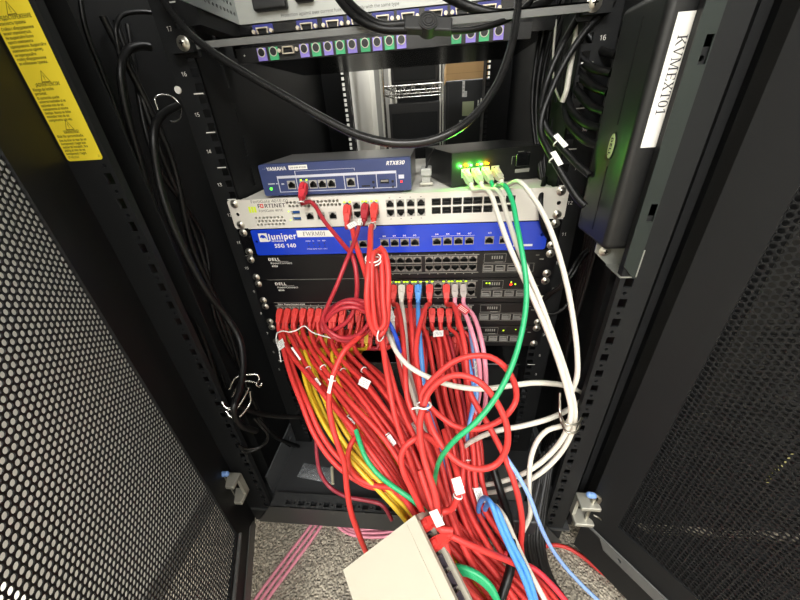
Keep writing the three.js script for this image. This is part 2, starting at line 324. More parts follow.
// wire cable rings on the frame
const hookPts = (...a) => { const r = []; for (let i = 0; i < a.length; i += 3) r.push(Xp(a[i], a[i + 1], a[i + 2])); return r; };
part('cable_ring', merge([
  tube(hookPts(229, 389, -.253, 236, 377.5, -.24, 245, 375, -.228, 257.5, 375, -.212, 259, 380, -.21, 256, 384, -.212, 260, 386.5, -.209, 262, 383, -.207), 0.0018, 40),
  tube(hookPts(232, 396, -.253, 239, 385, -.238, 246, 381, -.228, 255, 382, -.214), 0.0018, 24)]), chrome, rack, 'bent chrome wire cable hook');
part('cable_ring', merge([
  tube(hookPts(222, 402, -.253, 226, 407.5, -.247, 235, 409.5, -.235, 245, 396, -.227, 249, 388, -.225), 0.0018, 30),
  tube(hookPts(226, 411, -.253, 231, 417, -.245, 237.5, 418, -.236, 250, 403, -.225, 250, 391, -.223), 0.0018, 30)]), chrome, rack, 'bent chrome wire cable hook');
part('cable_ring', tube([Xp(158, 110, -.27), Xp(155, 98, -.27), Xp(172, 97, -.27), Xp(179, 104, -.265), Xp(181, 115, -.26), Xp(177, 121, -.26), Xp(170, 122, -.262)], 0.0012, 40), chrome, rack, 'small chrome wire clip');
part('cable_ring', merge([
  tube([D(560, 393, .37), D(560, 412, .37), D(566, 424, .36), D(577, 424, .36), D(582, 418, .37)], 0.0013, 30),
  tube([D(560, 400, .37), D(561, 420, .37), D(567, 432, .36), D(576, 432, .36), D(580, 425, .37)], 0.0013, 30)]), steel, rack, 'dark wire cable hook');
part('cap', (() => { const c = cyl(0.0042, 0.0042, 0.002, 16, 0, 0, 0, 'z'); const p = Zp(178, 90, 0.001); c.translate(p.x, p.y, p.z); return c; })(), white, rack, 'round white plug in the rail');
// knob and bracket on the base at the right
{
  const p = Yp(493, 474, Y0 + 0.01);
  part('levelling_bolt', merge([cyl(0.012, 0.012, 0.004, 20, p.x, Y0 - 0.002, p.z), cyl(0.0075, 0.0085, 0.007, 16, p.x, Y0 + 0.003, p.z), cyl(0.004, 0.005, 0.004, 12, p.x, Y0 + 0.008, p.z)]), mat('dull_steel', 0x6d6e70, 0.35, { metalness: 0.8 }), rack);
  part('bracket', merge([b2(p.x - 0.05, p.x + 0.05, Y0 - 0.024, Y0 - 0.004, p.z - 0.03, p.z + 0.05)]), greyFlange, rack);
}
// closed black rack standing on the right, seen only through the holes of the right door
{
  const t = thing('neighbour_rack', 'closed black rack standing behind the wide open right door', 'server rack', [0.62, 0, -0.38]);
  part('body', b2(-0.295, 0.305, 0.02, RTOP, -0.5, 0.48), blackDark, t);
  part('front_frame', merge([b2(-0.295, -0.25, 0.05, RTOP, 0.48, 0.5), b2(0.26, 0.305, 0.05, RTOP, 0.48, 0.5), b2(-0.25, 0.26, 0.05, 0.12, 0.48, 0.5)]), black, t);
  const d0 = part('door', merge([b2(0, 0.03, 0.05, RTOP - 0.05, -0.002, 0.001), b2(0.286, 0.3, 0.05, RTOP - 0.05, -0.002, 0.001), b2(0.03, 0.286, 0.05, 0.13, -0.002, 0.001), b2(0.03, 0.286, RTOP - 0.11, RTOP - 0.05, -0.002, 0.001)]), blackDark, t);
  const src = doorR.children.find(o => o.isInstancedMesh), im = src.clone(); im.position.y = -0.03; im.position.x = 0.003; d0.add(im);
  d0.applyMatrix4(new THREE.Matrix4().makeBasis(V(Math.sin(0.66), 0, Math.cos(0.66)), V(0, 1, 0), V(-Math.cos(0.66), 0, Math.sin(0.66))).setPosition(0.362 - 0.62, 0, 0.135 + 0.38));
  { const s = new THREE.Shape(); [[-0.278, 0.51], [0.3, 0.51], [0.3, 0.795], [-0.065, 0.795], [-0.278, 0.51]].forEach(([x, z], i) => s[i ? 'lineTo' : 'moveTo'](x, -z)); const g = slab(s, 0, 0.034); g.rotateX(-Math.PI / 2); part('added_shade_block', g, black, t); }  // made-up black block, added so the carpet behind the door looks unlit
  part('indicator_strip', b2(-0.012, -0.006, 0.16, 0.24, 0.48, 0.482), led('dim_yellow_strip', 0xe8dc90, 0.5), t, 'thin pale yellow indicator strip');
}

// ------------------------------------------------------------------ rack equipment
const FZ = 0.004;                                       // face of the equipment panels
// RJ45 jack: shield ring with the keyed opening, and the block at the back of the cavity
function jackGeo(w, h, shield, inner, up = true) {
  const s = rectShape(-w / 2, w / 2, -h / 2, h / 2), k = up ? 1 : -1, p = new THREE.Path(), a = w * 0.43, b = h * 0.38;
  const q = [[-a, -b], [a, -b], [a, b * 0.35], [w * 0.27, b * 0.35], [w * 0.27, b * 0.75], [w * 0.15, b * 0.75], [w * 0.15, b], [-w * 0.15, b], [-w * 0.15, b * 0.75], [-w * 0.27, b * 0.75], [-w * 0.27, b * 0.35], [-a, b * 0.35]].map(([x, y]) => [x, y * k]);
  (up ? q.reverse() : q).forEach(([x, y], i) => p[i ? 'lineTo' : 'moveTo'](x, y)); p.lineTo(q[0][0], q[0][1]);
  s.holes.push(p);
  return colored([[slab(s, -0.0012, 0), shield], [slab(s, -0.0115, -0.0012), inner], [bx(w, h, 0.001, 0, 0, -0.0118), inner]]);
}
const jackDark = jackGeo(0.0128, 0.0118, 0x8f8a82, 0x0a0a0a), jackDarkDown = jackGeo(0.0128, 0.0118, 0x7a766f, 0x0a0a0a, false);
const jackSilver = jackGeo(0.0118, 0.0118, 0xa9a7a0, 0x101010), jackSilverDown = jackGeo(0.0118, 0.0118, 0xa9a7a0, 0x101010, false);
function sfpGeo(w, h, shield) { const s = rectShape(-w / 2, w / 2, -h / 2, h / 2); s.holes.push(rectHole(-w / 2 + 0.0012, w / 2 - 0.0012, -h / 2 + 0.0012, h / 2 - 0.0016)); return colored([[slab(s, -0.0105, 0), shield], [bx(w, h, 0.001, 0, 0, -0.011), 0x0a0a0a], [bx(w - 0.004, 0.0012, 0.002, 0, -h * 0.12, -0.003), shield]]); }
const sfpDark = sfpGeo(0.0128, 0.0098, 0x2b2d2c), sfpGrey = sfpGeo(0.0145, 0.0105, 0x8d8a84);
const screwGeo = (() => {
  const L = new THREE.LatheGeometry([[0, 0.0032], [0.0022, 0.0029], [0.0042, 0.0017], [0.0047, 0.0006], [0.0062, 0.0006], [0.0062, 0]].map(a => new THREE.Vector2(...a)), 14); L.rotateX(Math.PI / 2);
  return colored([[L, 0xbdbab0], [bx(0.0045, 0.0011, 0.0012, 0, 0, 0.0029), 0x26241f], [bx(0.0011, 0.0045, 0.0012, 0, 0, 0.0029), 0x26241f]]);
})();
const screwMat = mat('screw_metal', 0xffffff, 0.3, { vertexColors: true, metalness: 0.85 });
function screws(t, list, z = FZ, m = screwMat) { for (const [x, y] of list) { const s = part('screw', screwGeo, m, t); s.position.set(x, y, z); s.rotation.z = rnd() * 3; } }
const earScrews = [[-.23255, .0381], [-.23255, .00635], [.23255, .0381], [.23255, .00635]];
function holesFor(shape, jacks, w, h) { for (const [x, y] of jacks) shape.holes.push(rectHole(x - w / 2 + 0.0001, x + w / 2 - 0.0001, y - h / 2 + 0.0001, y + h / 2 - 0.0001)); }
function place(name, geo, m, t, list, z = FZ) { for (const [x, y] of list) { const o = part(name, geo, m, t); o.position.set(x, y, z); } }
const grid = (x0, dx, nx, ys) => { const r = []; for (const y of ys) for (let i = 0; i < nx; i++) r.push([x0 + dx * i, y]); return r; };
const H1 = 0.0437;

// --- white firewall in unit 12
{
  const t = thing('firewall_appliance', 'white rack firewall with a yellow square and rows of ports on its face', 'firewall', [0, Y0 + 11 * U, 0]);
  const sh = rectShape(-0.221, 0.221, 0, H1), up = grid(-0.0605, 0.0132, 4, [0.0292]), dn = grid(-0.0605, 0.0132, 4, [0.0165]), up2 = grid(0.0012, 0.0147, 4, [0.0302]), dn2 = grid(0.0012, 0.0147, 4, [0.0172]);
  const mg = [[-0.1195, 0.0165], [-0.1025, 0.0162], [-0.0845, 0.0162]], sf = [...grid(0.0665, 0.0146, 4, [0.0305, 0.0185]), ...grid(0.1235, 0.0146, 4, [0.0305, 0.0185])], usb = [[-0.140, 0.0225], [-0.140, 0.0132]];
  holesFor(sh, [...up, ...dn, ...up2, ...dn2, ...mg], 0.0118, 0.0118); holesFor(sh, sf, 0.0128, 0.0098); holesFor(sh, usb, 0.0128, 0.0056);
  for (let r = 0; r < 3; r++) for (let i = 0; i < 8; i++) sh.holes.push(ringHole(-0.2035 + 0.0058 * i + 0.0029 * (r % 2), 0.0165 - r * 0.0053, 0.0022, 6));
  for (let r = 0; r < 2; r++) for (let i = 0; i < 14; i++) sh.holes.push(ringHole(-0.150 + 0.0058 * i + 0.0029 * (r % 2), 0.0372 - r * 0.0052, 0.0024, 6));
  part('face_panel', slab(sh, -0.0085, FZ), offWhite, t);
  part('chassis', b2(-0.219, 0.219, 0.0005, H1, -0.36, -0.0088), offWhite, t);
  part('vent_shade_plate', merge([b2(-0.21, -0.155, 0.003, 0.0195, -0.0088, -0.0086), b2(-0.155, -0.07, 0.0305, 0.0395, -0.0088, -0.0086)]), mat('painted_vent_shade', 0x070707, 0.8), t);  // black plate added behind the vents, painting in the shade of deep holes
  const ear = s => { const e = rectShape(0.2195, 0.243, 0.0008, H1, 0.004); e.holes.push(ringHole(0.2325, 0.02223, 0.003, 8)); const g = slab(e, 0.0002, 0.0022); if (s < 0) { g.scale(-1, 1, 1); return flip(g.index ? g.toNonIndexed() : g); } return g; };
  part('mounting_ear', ear(-1), offWhite, t); part('mounting_ear', ear(1), offWhite, t);
  place('network_port', jackSilver, vert, t, [...up, ...up2, ...mg]); place('network_port', jackSilverDown, vert, t, [...dn, ...dn2]);
  place('fibre_port', sfpDark, vert, t, sf);
  place('usb_port', colored([[bx(0.0127, 0.0055, 0.001, 0, 0, -0.006), 0x16305e], [bx(0.0105, 0.002, 0.006, 0, 0.0006, -0.004), 0x24559e]]), vert, t, usb);
  part('brand_mark', merge([0, 1, 2].map(i => { const g = bx(0.0032, 0.0088, 0.0002, -0.2098 + i * 0.0042, 0.0292, FZ + 0.0001); return g; })), mat('yellow_print', 0xd8ec2a, 0.5), t, 'bright yellow barred square');
  part('lettering', merge([text('F', 0.0058, -0.1970, 0.0312, FZ, 'sans_bold', { sx: 1.25 }), text('RTINET', 0.0058, -0.1862, 0.0312, FZ, 'sans_bold', { sx: 1.18 }), text('FortiGate 401E-01', 0.0042, -0.2055, 0.0385, FZ, 'sans_regular', { sx: 1.25 }), text('FortiGate 401E', 0.0036, -0.1965, 0.0252, FZ, 'sans_regular', { sx: 1.15 })]), mat('grey_print', 0x55514e, 0.6), t);
  part('lettering', slab((() => { const s = rectShape(-0.1922, -0.1872, 0.0312, 0.037); s.holes.push(rectHole(-0.1908, -0.1886, 0.0326, 0.0356)); return s; })(), FZ, FZ + 0.0002), mat('red_print', 0xd83a30, 0.6), t, 'red square letter O');
  part('indicator_light', merge([bx(0.0016, 0.0016, 0.0004, -0.1505, 0.0247, FZ), bx(0.0016, 0.0016, 0.0004, -0.1505, 0.0115, FZ)]), ledLime, t);
  part('indicator_light', merge([-0.0645, -0.0565, -0.0380, -0.0330, -0.0250, -0.0180].map(x => bx(0.0030, 0.0022, 0.0006, x, 0.0352, FZ))), ledLime, t);
  part('port_numbers', merge(grid(0.0012, 0.0147, 4, [0.0385, 0.0085]).map(([x, y]) => bx(0.002, 0.0008, 0.0002, x, y, FZ))), mat('grey_print', 0x55514e, 0.6), t);
  screws(t, earScrews, 0.0022);
}
// --- blue security gateway in unit 11
{
  const t = thing('security_gateway', 'glossy blue rack gateway under the white firewall, white paper label on its face', 'gateway', [0, Y0 + 10 * U, 0]);
  const jk = [...grid(-0.0110, 0.0152, 4, [0.0168]), ...grid(0.0672, 0.0158, 4, [0.0172]), [0.1432, 0.0172], [0.1640, 0.0172], [-0.058, 0.0160], [-0.0445, 0.0160]];
  const sh = rectShape(-0.2185, 0.2235, 0.0012, H1 - 0.0006, 0.004); holesFor(sh, jk, 0.0122, 0.0115); for (const s of [-0.2135, 0.2165]) sh.holes.push(ringHole(s, 0.0235, 0.0026, 10));
  sh.holes.push(rectHole(-0.077, -0.0705, 0.0085, 0.0135));
  part('face_panel', slab(sh, -0.0085, FZ + 0.001), mat('glossy_blue_paint', 0x1c3fc4, 0.22, { clearcoat: 0.6, clearcoatRoughness: 0.15 }), t);
  part('chassis', merge([b2(-0.222, 0.226, 0.0005, H1, -0.36, -0.0085), b2(-0.2415, -0.2150, 0.0005, H1, -0.001, 0.0015), b2(0.2195, 0.2415, 0.0005, H1, -0.001, 0.0015), b2(-0.222, 0.226, 0, 0.0014, -0.0085, FZ), b2(-0.222, 0.226, H1 - 0.0008, H1, -0.0085, FZ)]), glossBlack, t);
  place('network_port', jackDark, vert, t, jk, FZ + 0.0012);
  part('console_slot', b2(-0.077, -0.0705, 0.0085, 0.0135, -0.004, -0.002), greyFlange, t);
  part('lettering', merge([text('Juniper', 0.0092, -0.1925, 0.0268, FZ + 0.001, 'sans_bold', { sx: 1.02 }), text('NETWORKS', 0.0022, -0.1885, 0.0232, FZ + 0.001, 'sans_bold', { sx: 1.2 }), text('SSG 140', 0.0062, -0.1860, 0.0135, FZ + 0.001, 'sans_bold', { sx: 1.12 }),
    ...['0/0', '0/1', '0/2', '0/3'].map((s, i) => text(s, 0.0022, -0.0110 + i * 0.0152, 0.0265, FZ + 0.001, 'sans_bold', { center: true })), ...['0/4', '0/5', '0/6', '0/7', '0/8'].map((s, i) => text(s, 0.0022, i < 4 ? 0.0672 + i * 0.0158 : 0.1432, 0.0272, FZ + 0.001, 'sans_bold', { center: true })),
    ...['POWER', 'HA', 'VPN', 'PIM 1'].map((s, i) => text(s, 0.0017, -0.130 + i * 0.0085, 0.0222, FZ + 0.001, 'sans_regular', { center: true })), ...['STATUS', 'ALARM', 'FLASH', 'PIM 2'].map((s, i) => text(s, 0.0017, -0.130 + i * 0.0085, 0.0092, FZ + 0.001, 'sans_regular', { center: true })),
    b2(-0.019, 0.042, 0.0245, 0.0248, FZ + 0.001, FZ + 0.0011), b2(0.059, 0.122, 0.0252, 0.0255, FZ + 0.001, FZ + 0.0011), b2(0.178, 0.205, 0.0068, 0.0100, FZ + 0.001, FZ + 0.0012)]), white, t);
  // white block with a tree shape left open
  const lg = rectShape(-0.2075, -0.1935, 0.0235, 0.0372); lg.holes.push((() => { const p = new THREE.Path(); p.moveTo(-0.2060, 0.0300); p.quadraticCurveTo(-0.2045, 0.0352, -0.2005, 0.0350); p.quadraticCurveTo(-0.1960, 0.0345, -0.1950, 0.0275); p.quadraticCurveTo(-0.1985, 0.0320, -0.2010, 0.0285); p.quadraticCurveTo(-0.2020, 0.0310, -0.2060, 0.0300); return p; })());
  part('brand_mark', slab(lg, FZ + 0.001, FZ + 0.0012), white, t, 'white square tree emblem');
  part('indicator_light', merge(grid(-0.130, 0.0085, 4, [0.0190, 0.0140]).map(([x, y]) => cyl(0.001, 0.001, 0.0006, 8, x, y, FZ + 0.0012, 'z'))), plasticBlack, t);
  screws(t, earScrews, 0.0018);
}
{ // paper label stuck on the gateway
  const g = new THREE.BoxGeometry(0.0595, 0.0102, 0.0004);
  const t = canvasTexture(600, 104, (c, w, h) => { c.fillStyle = '#efede4'; c.fillRect(0, 0, w, h); c.fillStyle = '#3c3a38'; c.font = '84px serif'; c.fillText('FWRM01', 90, 80, 470); });
  const p = new THREE.Mesh(g, mat('printed_label_firewall', 0xffffff, 0.55, { map: t })); p.name = 'name_label'; p.position.set(-0.1150, Y0 + 10 * U + 0.0345, FZ + 0.0013); p.rotation.z = -0.012;
  scene.add(p); tag(p, 'white paper label reading FWRM01 on the blue gateway', 'label');
}
// --- four black switches in units 10, 9, 8, 7
const SW = { 24: { x0: -0.0287, dx: 0.0132, n: 12 }, 48: { x0: -0.2058, dx: 0.01408, n: 24 } };
const ROWS = [0.0318, 0.0182];
function portAt(unit, kind, col, row) { const s = SW[kind]; return V(s.x0 + s.dx * col + (kind === 24 && col > 5 ? 0.005 : 0), Y0 + (unit - 1) * U + ROWS[row], FZ); }
const blackGap = mat('switch_black_paint', 0x121214, 0.3);
function netSwitch(unit, kind, label) {
  const t = thing('network_switch', label, 'network switch', [0, Y0 + (unit - 1) * U, 0], 'black rack switches');
  const s = SW[kind], top = [], bot = [];
  for (let c = 0; c < s.n; c++) { const x = portAt(unit, kind, c, 0).x; top.push([x, ROWS[0]]); bot.push([x, ROWS[1]]); }
  const sf = grid(0.1452, 0.0178, 4, [0.0163]);
  const sh = rectShape(-0.2412, 0.2412, 0.0006, H1); holesFor(sh, [...top, ...bot], 0.0122, 0.0115); holesFor(sh, sf, 0.0145, 0.0105);
  part('face_panel', slab(sh, -0.0085, FZ), blackGap, t);
  part('chassis', b2(-0.22, 0.22, 0.0005, H1, -0.36, -0.0085), blackGap, t);
  place('network_port', jackDark, vert, t, top); place('network_port', jackDarkDown, vert, t, bot);
  place('fibre_port', sfpGrey, vert, t, sf);
  const xs = s.x0 - 0.008, xe = s.x0 + s.dx * (s.n - 1) + 0.009 + (kind === 24 ? 0.005 : 0);
  part('port_frame', merge([b2(xs, xe, 0.0390, 0.0400, FZ, FZ + 0.0006), b2(xs, xe, 0.0098, 0.0106, FZ, FZ + 0.0006), ...top.map(([x]) => bx(0.0016, 0.002, 0.0006, x, 0.0408, FZ + 0.0003)), ...top.map(([x]) => bx(0.0018, 0.0012, 0.0006, x, 0.0083, FZ + 0.0003))]), mat('pale_grey_print', 0x8d8b84, 0.5), t);
  const tx = kind === 24 ? -0.2035 : -0.2085;
  if (kind === 24) {
    part('lettering', merge([text('DELL', 0.0050, tx, 0.0355, FZ, 'sans_bold', { sx: 1.25 }), b2(tx + 0.012, tx + 0.0335, 0.0338, 0.0341, FZ, FZ + 0.0002), text('PowerConnect', 0.0031, tx + 0.0025, 0.0296, FZ, 'sans_regular', { sx: 1.3 }), text('6224', 0.0028, tx + 0.0035, 0.0246, FZ, 'sans_bold', { sx: 1.2 })]), white, t);
    part('rear_line', b2(-0.215, xs - 0.004, 0.0012, 0.0017, FZ, FZ + 0.0004), mat('pale_grey_print', 0x8d8b84, 0.5), t);
  } else part('lettering', text('DELL  PowerConnect 6248', 0.0026, tx, 0.0412, FZ, 'sans_bold', { sx: 1.1 }), white, t);
  const ring = (x0, x1, y0, y1) => { const q = rectShape(x0, x1, y0, y1); q.holes.push(rectHole(x0 + 0.0004, x1 - 0.0004, y0 + 0.0004, y1 - 0.0004)); return slab(q, FZ, FZ + 0.0003); };
  part('panel_print', merge([ring(0.137, 0.212, 0.0095, 0.024), ring(0.138, 0.170, 0.026, 0.040), ...[0, 1, 2, 3, 4].map(i => bx(0.0018, 0.005, 0.0003, 0.150 + i * 0.0035, 0.034, FZ)), bx(0.012, 0.0011, 0.0003, 0.160, 0.0265, FZ), bx(0.006, 0.0015, 0.0003, 0.2215, 0.0300, FZ), bx(0.005, 0.0008, 0.0003, 0.2150, 0.0365, FZ)]), mat('pale_grey_print', 0x8d8b84, 0.5), t);
  if (unit === 9) {
    part('indicator_light', merge([1, 2, 3, 4, 5, 6, 8, 9, 10].map(c => { const x = portAt(9, 24, c, 0).x; return merge([bx(0.0036, 0.0018, 0.0006, x - 0.0042, 0.0393, FZ + 0.0005), bx(0.0036, 0.0018, 0.0006, x + 0.0042, 0.0393, FZ + 0.0005)]); }).concat([bx(0.0022, 0.002, 0.0006, 0.1445, 0.0352, FZ), bx(0.0022, 0.002, 0.0006, 0.1490, 0.0352, FZ), cyl(0.0013, 0.0013, 0.0006, 8, 0.1885, 0.0330, FZ, 'z'), cyl(0.0012, 0.0012, 0.0006, 8, 0.1820, 0.0365, FZ, 'z')])), ledLime, t);
    part('indicator_light', cyl(0.0019, 0.0019, 0.0008, 10, 0.1820, 0.0325, FZ, 'z'), ledRed, t, 'glowing red status lamp');
  }
  if (unit === 7) part('indicator_light', merge([cyl(0.0013, 0.0013, 0.0006, 8, 0.1790, 0.0335, FZ, 'z'), cyl(0.0010, 0.0010, 0.0006, 8, 0.1990, 0.0355, FZ, 'z')]), ledLime, t);
  screws(t, earScrews);
  return t;
}
netSwitch(10, 24, 'black switch under the blue gateway with all its ports empty');
netSwitch(9, 24, 'black switch with a glowing red lamp and mixed coloured plugs');
netSwitch(8, 48, 'black switch with a row of red plugs starting at its left end');
netSwitch(7, 48, 'lowest black switch, its ports hidden behind the red and yellow cables');
// --- black box low in the rack behind the cables
{
  const t = thing('black_rack_unit', 'black rack box low behind the hanging red cables', 'rack unit', [0, Y0 - 0.024, 0]);
  part('chassis', rbx(0.40, 0.22, 0.5, 0.004, 0.03, 0.11, -0.28), glossBlack, t);
  part('front_rail', b2(0.16, 0.222, 0.005, 0.215, -0.03, -0.022), blackDark, t); part('front_rail', b2(-0.165, -0.12, 0.005, 0.215, -0.03, -0.022), blackDark, t);
}
// --- small blue router on top of the firewall
const TOP12 = Y0 + 11 * U + H1;
{
  const t = thing('small_router', 'small navy router with silver outlined ports standing on the white firewall', 'router', [-0.0745, TOP12, -0.002]);
  t.rotation.y = 0.0;
  const w = 0.214, h = 0.0425, y0 = 0.0035, d = 0.125;
  const jk = [[-0.064, 0.0175], ...grid(-0.0455, 0.0133, 5, [0.0170])], jx = jk.map(([x, y], i) => i < 5 ? [x, y] : [0.0225, 0.0175]);
  const sh = rectShape(-w / 2, w / 2, y0, y0 + h, 0.003); holesFor(sh, jx, 0.0122, 0.0115); holesFor(sh, [[0.0700, 0.0165]], 0.0128, 0.0056);
  part('face_panel', slab(sh, -0.0095, 0.003), mat('navy_plastic', 0x36426e, 0.42), t);
  part('case', merge([b2(-w / 2 + 0.0005, w / 2 - 0.0005, y0, y0 + h - 0.0005, -d, -0.0095)]), mat('brushed_grey_lid', 0x8b8a88, 0.3, { metalness: 0.55 }), t);
  place('network_port', jackSilver, vert, t, jx, 0.003);
  place('usb_port', colored([[bx(0.0127, 0.0055, 0.001, 0, 0, -0.006), 0x17181c], [bx(0.0100, 0.002, 0.006, 0, 0.0008, -0.004), 0x9a978f]]), vert, t, [[0.0700, 0.0165]]);
  const line = (x0, x1, yA, yB) => b2(x0, x1, yA, yB, 0.003, 0.0034);
  part('panel_print', merge([line(-0.083, 0.087, 0.0268, 0.0302), line(-0.083, -0.082, 0.0085, 0.027), line(-0.083, 0.087, 0.0080, 0.0088), line(0.0862, 0.087, 0.0085, 0.027), line(-0.0558, -0.0548, 0.0085, 0.036), line(0.0132, 0.0142, 0.0085, 0.027), line(0.0318, 0.0328, 0.0085, 0.027), line(0.0588, 0.0598, 0.0085, 0.027), line(-0.0555, 0.0300, 0.0356, 0.0360), line(0.0294, 0.0300, 0.033, 0.036), line(-0.098, -0.0885, 0.0195, 0.0208), line(-0.0865, -0.084, 0.0195, 0.0208), line(-0.0785, -0.0745, 0.0185, 0.0203), line(0.0900, 0.0975, 0.0195, 0.0245)]), mat('silver_print', 0xc9ccd6, 0.4), t);
  part('lettering', merge([text('YAMAHA', 0.0046, -0.0955, 0.0378, 0.003, 'sans_bold', { sx: 1.08 }), text('RTX830', 0.0050, 0.0735, 0.0375, 0.003, 'sans_bold', { sx: 1.05, skew: 0.25 }), slab((() => { const s = new THREE.Shape(); s.absarc(-0.0995, 0.0401, 0.0026, 0, 7); s.holes.push(ringHole(-0.0995, 0.0401, 0.0014, 8)); return s; })(), 0.003, 0.0032)]), white, t);
  part('button', merge([cyl(0.0019, 0.0019, 0.002, 10, 0.0545, 0.0165, 0.003, 'z'), cyl(0.0019, 0.0019, 0.002, 10, 0.0815, 0.0165, 0.003, 'z'), cyl(0.0015, 0.0015, 0.002, 10, 0.0545, 0.0095, 0.003, 'z'), cyl(0.0015, 0.0015, 0.002, 10, 0.0815, 0.0095, 0.003, 'z'), bx(0.012, 0.002, 0.001, 0.0435, 0.0118, 0.003)]), plasticBlack, t);
  part('indicator_light', cyl(0.0019, 0.0019, 0.0008, 10, -0.0955, 0.0135, 0.0032, 'z'), ledGreen, t, 'green power lamp');
  part('indicator_light', cyl(0.0012, 0.0012, 0.0008, 10, 0.0935, 0.0155, 0.0032, 'z'), ledRed, t, 'red alarm lamp');
  part('indicator_light', merge([bx(0.0024, 0.0018, 0.0006, -0.0488, 0.0235, 0.0032), bx(0.0024, 0.0018, 0.0006, -0.0405, 0.0235, 0.0032)]), ledLime, t);
  for (const x of [-0.09, 0.09]) for (const z of [-0.015, -0.11]) part('foot', cyl(0.006, 0.006, 0.0035, 10, x, 0.00175, z), rubberBlack, t);
  const g = new THREE.BoxGeometry(0.0268, 0.0056, 0.0003); g.translate(-0.0495, 0.0405, 0.0032);
  part('paper_label', g, mat('printed_label_small', 0xffffff, 0.6, { map: canvasTexture(260, 56, (c, W, H) => { c.fillStyle = '#ecebe4'; c.fillRect(0, 0, W, H); c.fillStyle = '#6a6a68'; c.font = 'bold 34px sans-serif'; c.fillText('S/N 0189 RTX830', 16, 42, 228); }) }), t, 'small white sticker');
}
// --- black media box beside it
const BOXA = 19 * Math.PI / 180;
const boxLocal = (x, y, z) => V(x, y, z).applyAxisAngle(V(0, 1, 0), BOXA).add(V(0.088, TOP12, -0.016));
{
  const t = thing('black_converter_box', 'small black box with brightly lit green and amber port lamps on the white firewall', 'network box', [0.088, TOP12, -0.016]); t.rotation.y = BOXA;
  const w = 0.142, h = 0.046, d = 0.12, sh = rectShape(0, w, 0.002, h), jk = grid(0.0205, 0.0152, 4, [0.0185]); holesFor(sh, jk, 0.0122, 0.0115);
  part('face_panel', slab(sh, -0.0125, 0), plasticBlack, t);
  part('case', b2(0.0003, w - 0.0003, 0.002, h - 0.0002, -d, -0.0125), mat('satin_black_case', 0x101211, 0.35), t);
  place('network_port', jackSilver, vert, t, jk, 0.0004);
  part('panel_print', merge([b2(0.098, 0.121, 0.0115, 0.0165, 0, 0.0003), b2(0.100, 0.109, 0.0395, 0.0402, 0, 0.0003), b2(0.114, 0.119, 0.0375, 0.0383, 0, 0.0003), b2(0.116, 0.1168, 0.031, 0.0375, 0, 0.0003), b2(0.091, 0.0916, 0.024, 0.034, 0, 0.0003), b2(0.091, 0.097, 0.034, 0.0346, 0, 0.0003)]), mat('pale_grey_print', 0x8d8b84, 0.5), t);
  part('power_socket', merge([rbx(0.022, 0.018, 0.006, 0.002, 0.107, 0.029, 0.001)]), glossBlack, t);
  part('indicator_light', merge([0.0130, 0.0285, 0.0440].map(x => cyl(0.0016, 0.0016, 0.001, 10, x, 0.0285, 0.0008, 'z'))), led('bright_green_led', 0x50ff60, 14), t, 'bright green lamps');
  part('indicator_light', merge([0.0225, 0.0380, 0.0535].map(x => bx(0.0035, 0.0022, 0.001, x, 0.0285, 0.0008))), ledAmber, t, 'amber lamps');
  for (const x of [0.012, w - 0.012]) for (const z of [-0.015, -0.105]) part('foot', cyl(0.005, 0.005, 0.002, 10, x, 0.001, z), rubberBlack, t);
  for (const x of [0.0225, 0.0535]) { const l = new THREE.PointLight(0xffb020, 0.0018, 0, 2); l.position.copy(boxLocal(x, 0.0285, 0.0045)); l.castShadow = true; l.shadow.radius = 0.1; scene.add(l); }
  for (const x of [0.013, 0.0285, 0.044]) { const l = new THREE.PointLight(0x50ff50, 0.0045, 0, 2); l.position.copy(boxLocal(x, 0.0285, 0.004)); l.castShadow = true; l.shadow.radius = 0.1; scene.add(l); }
}
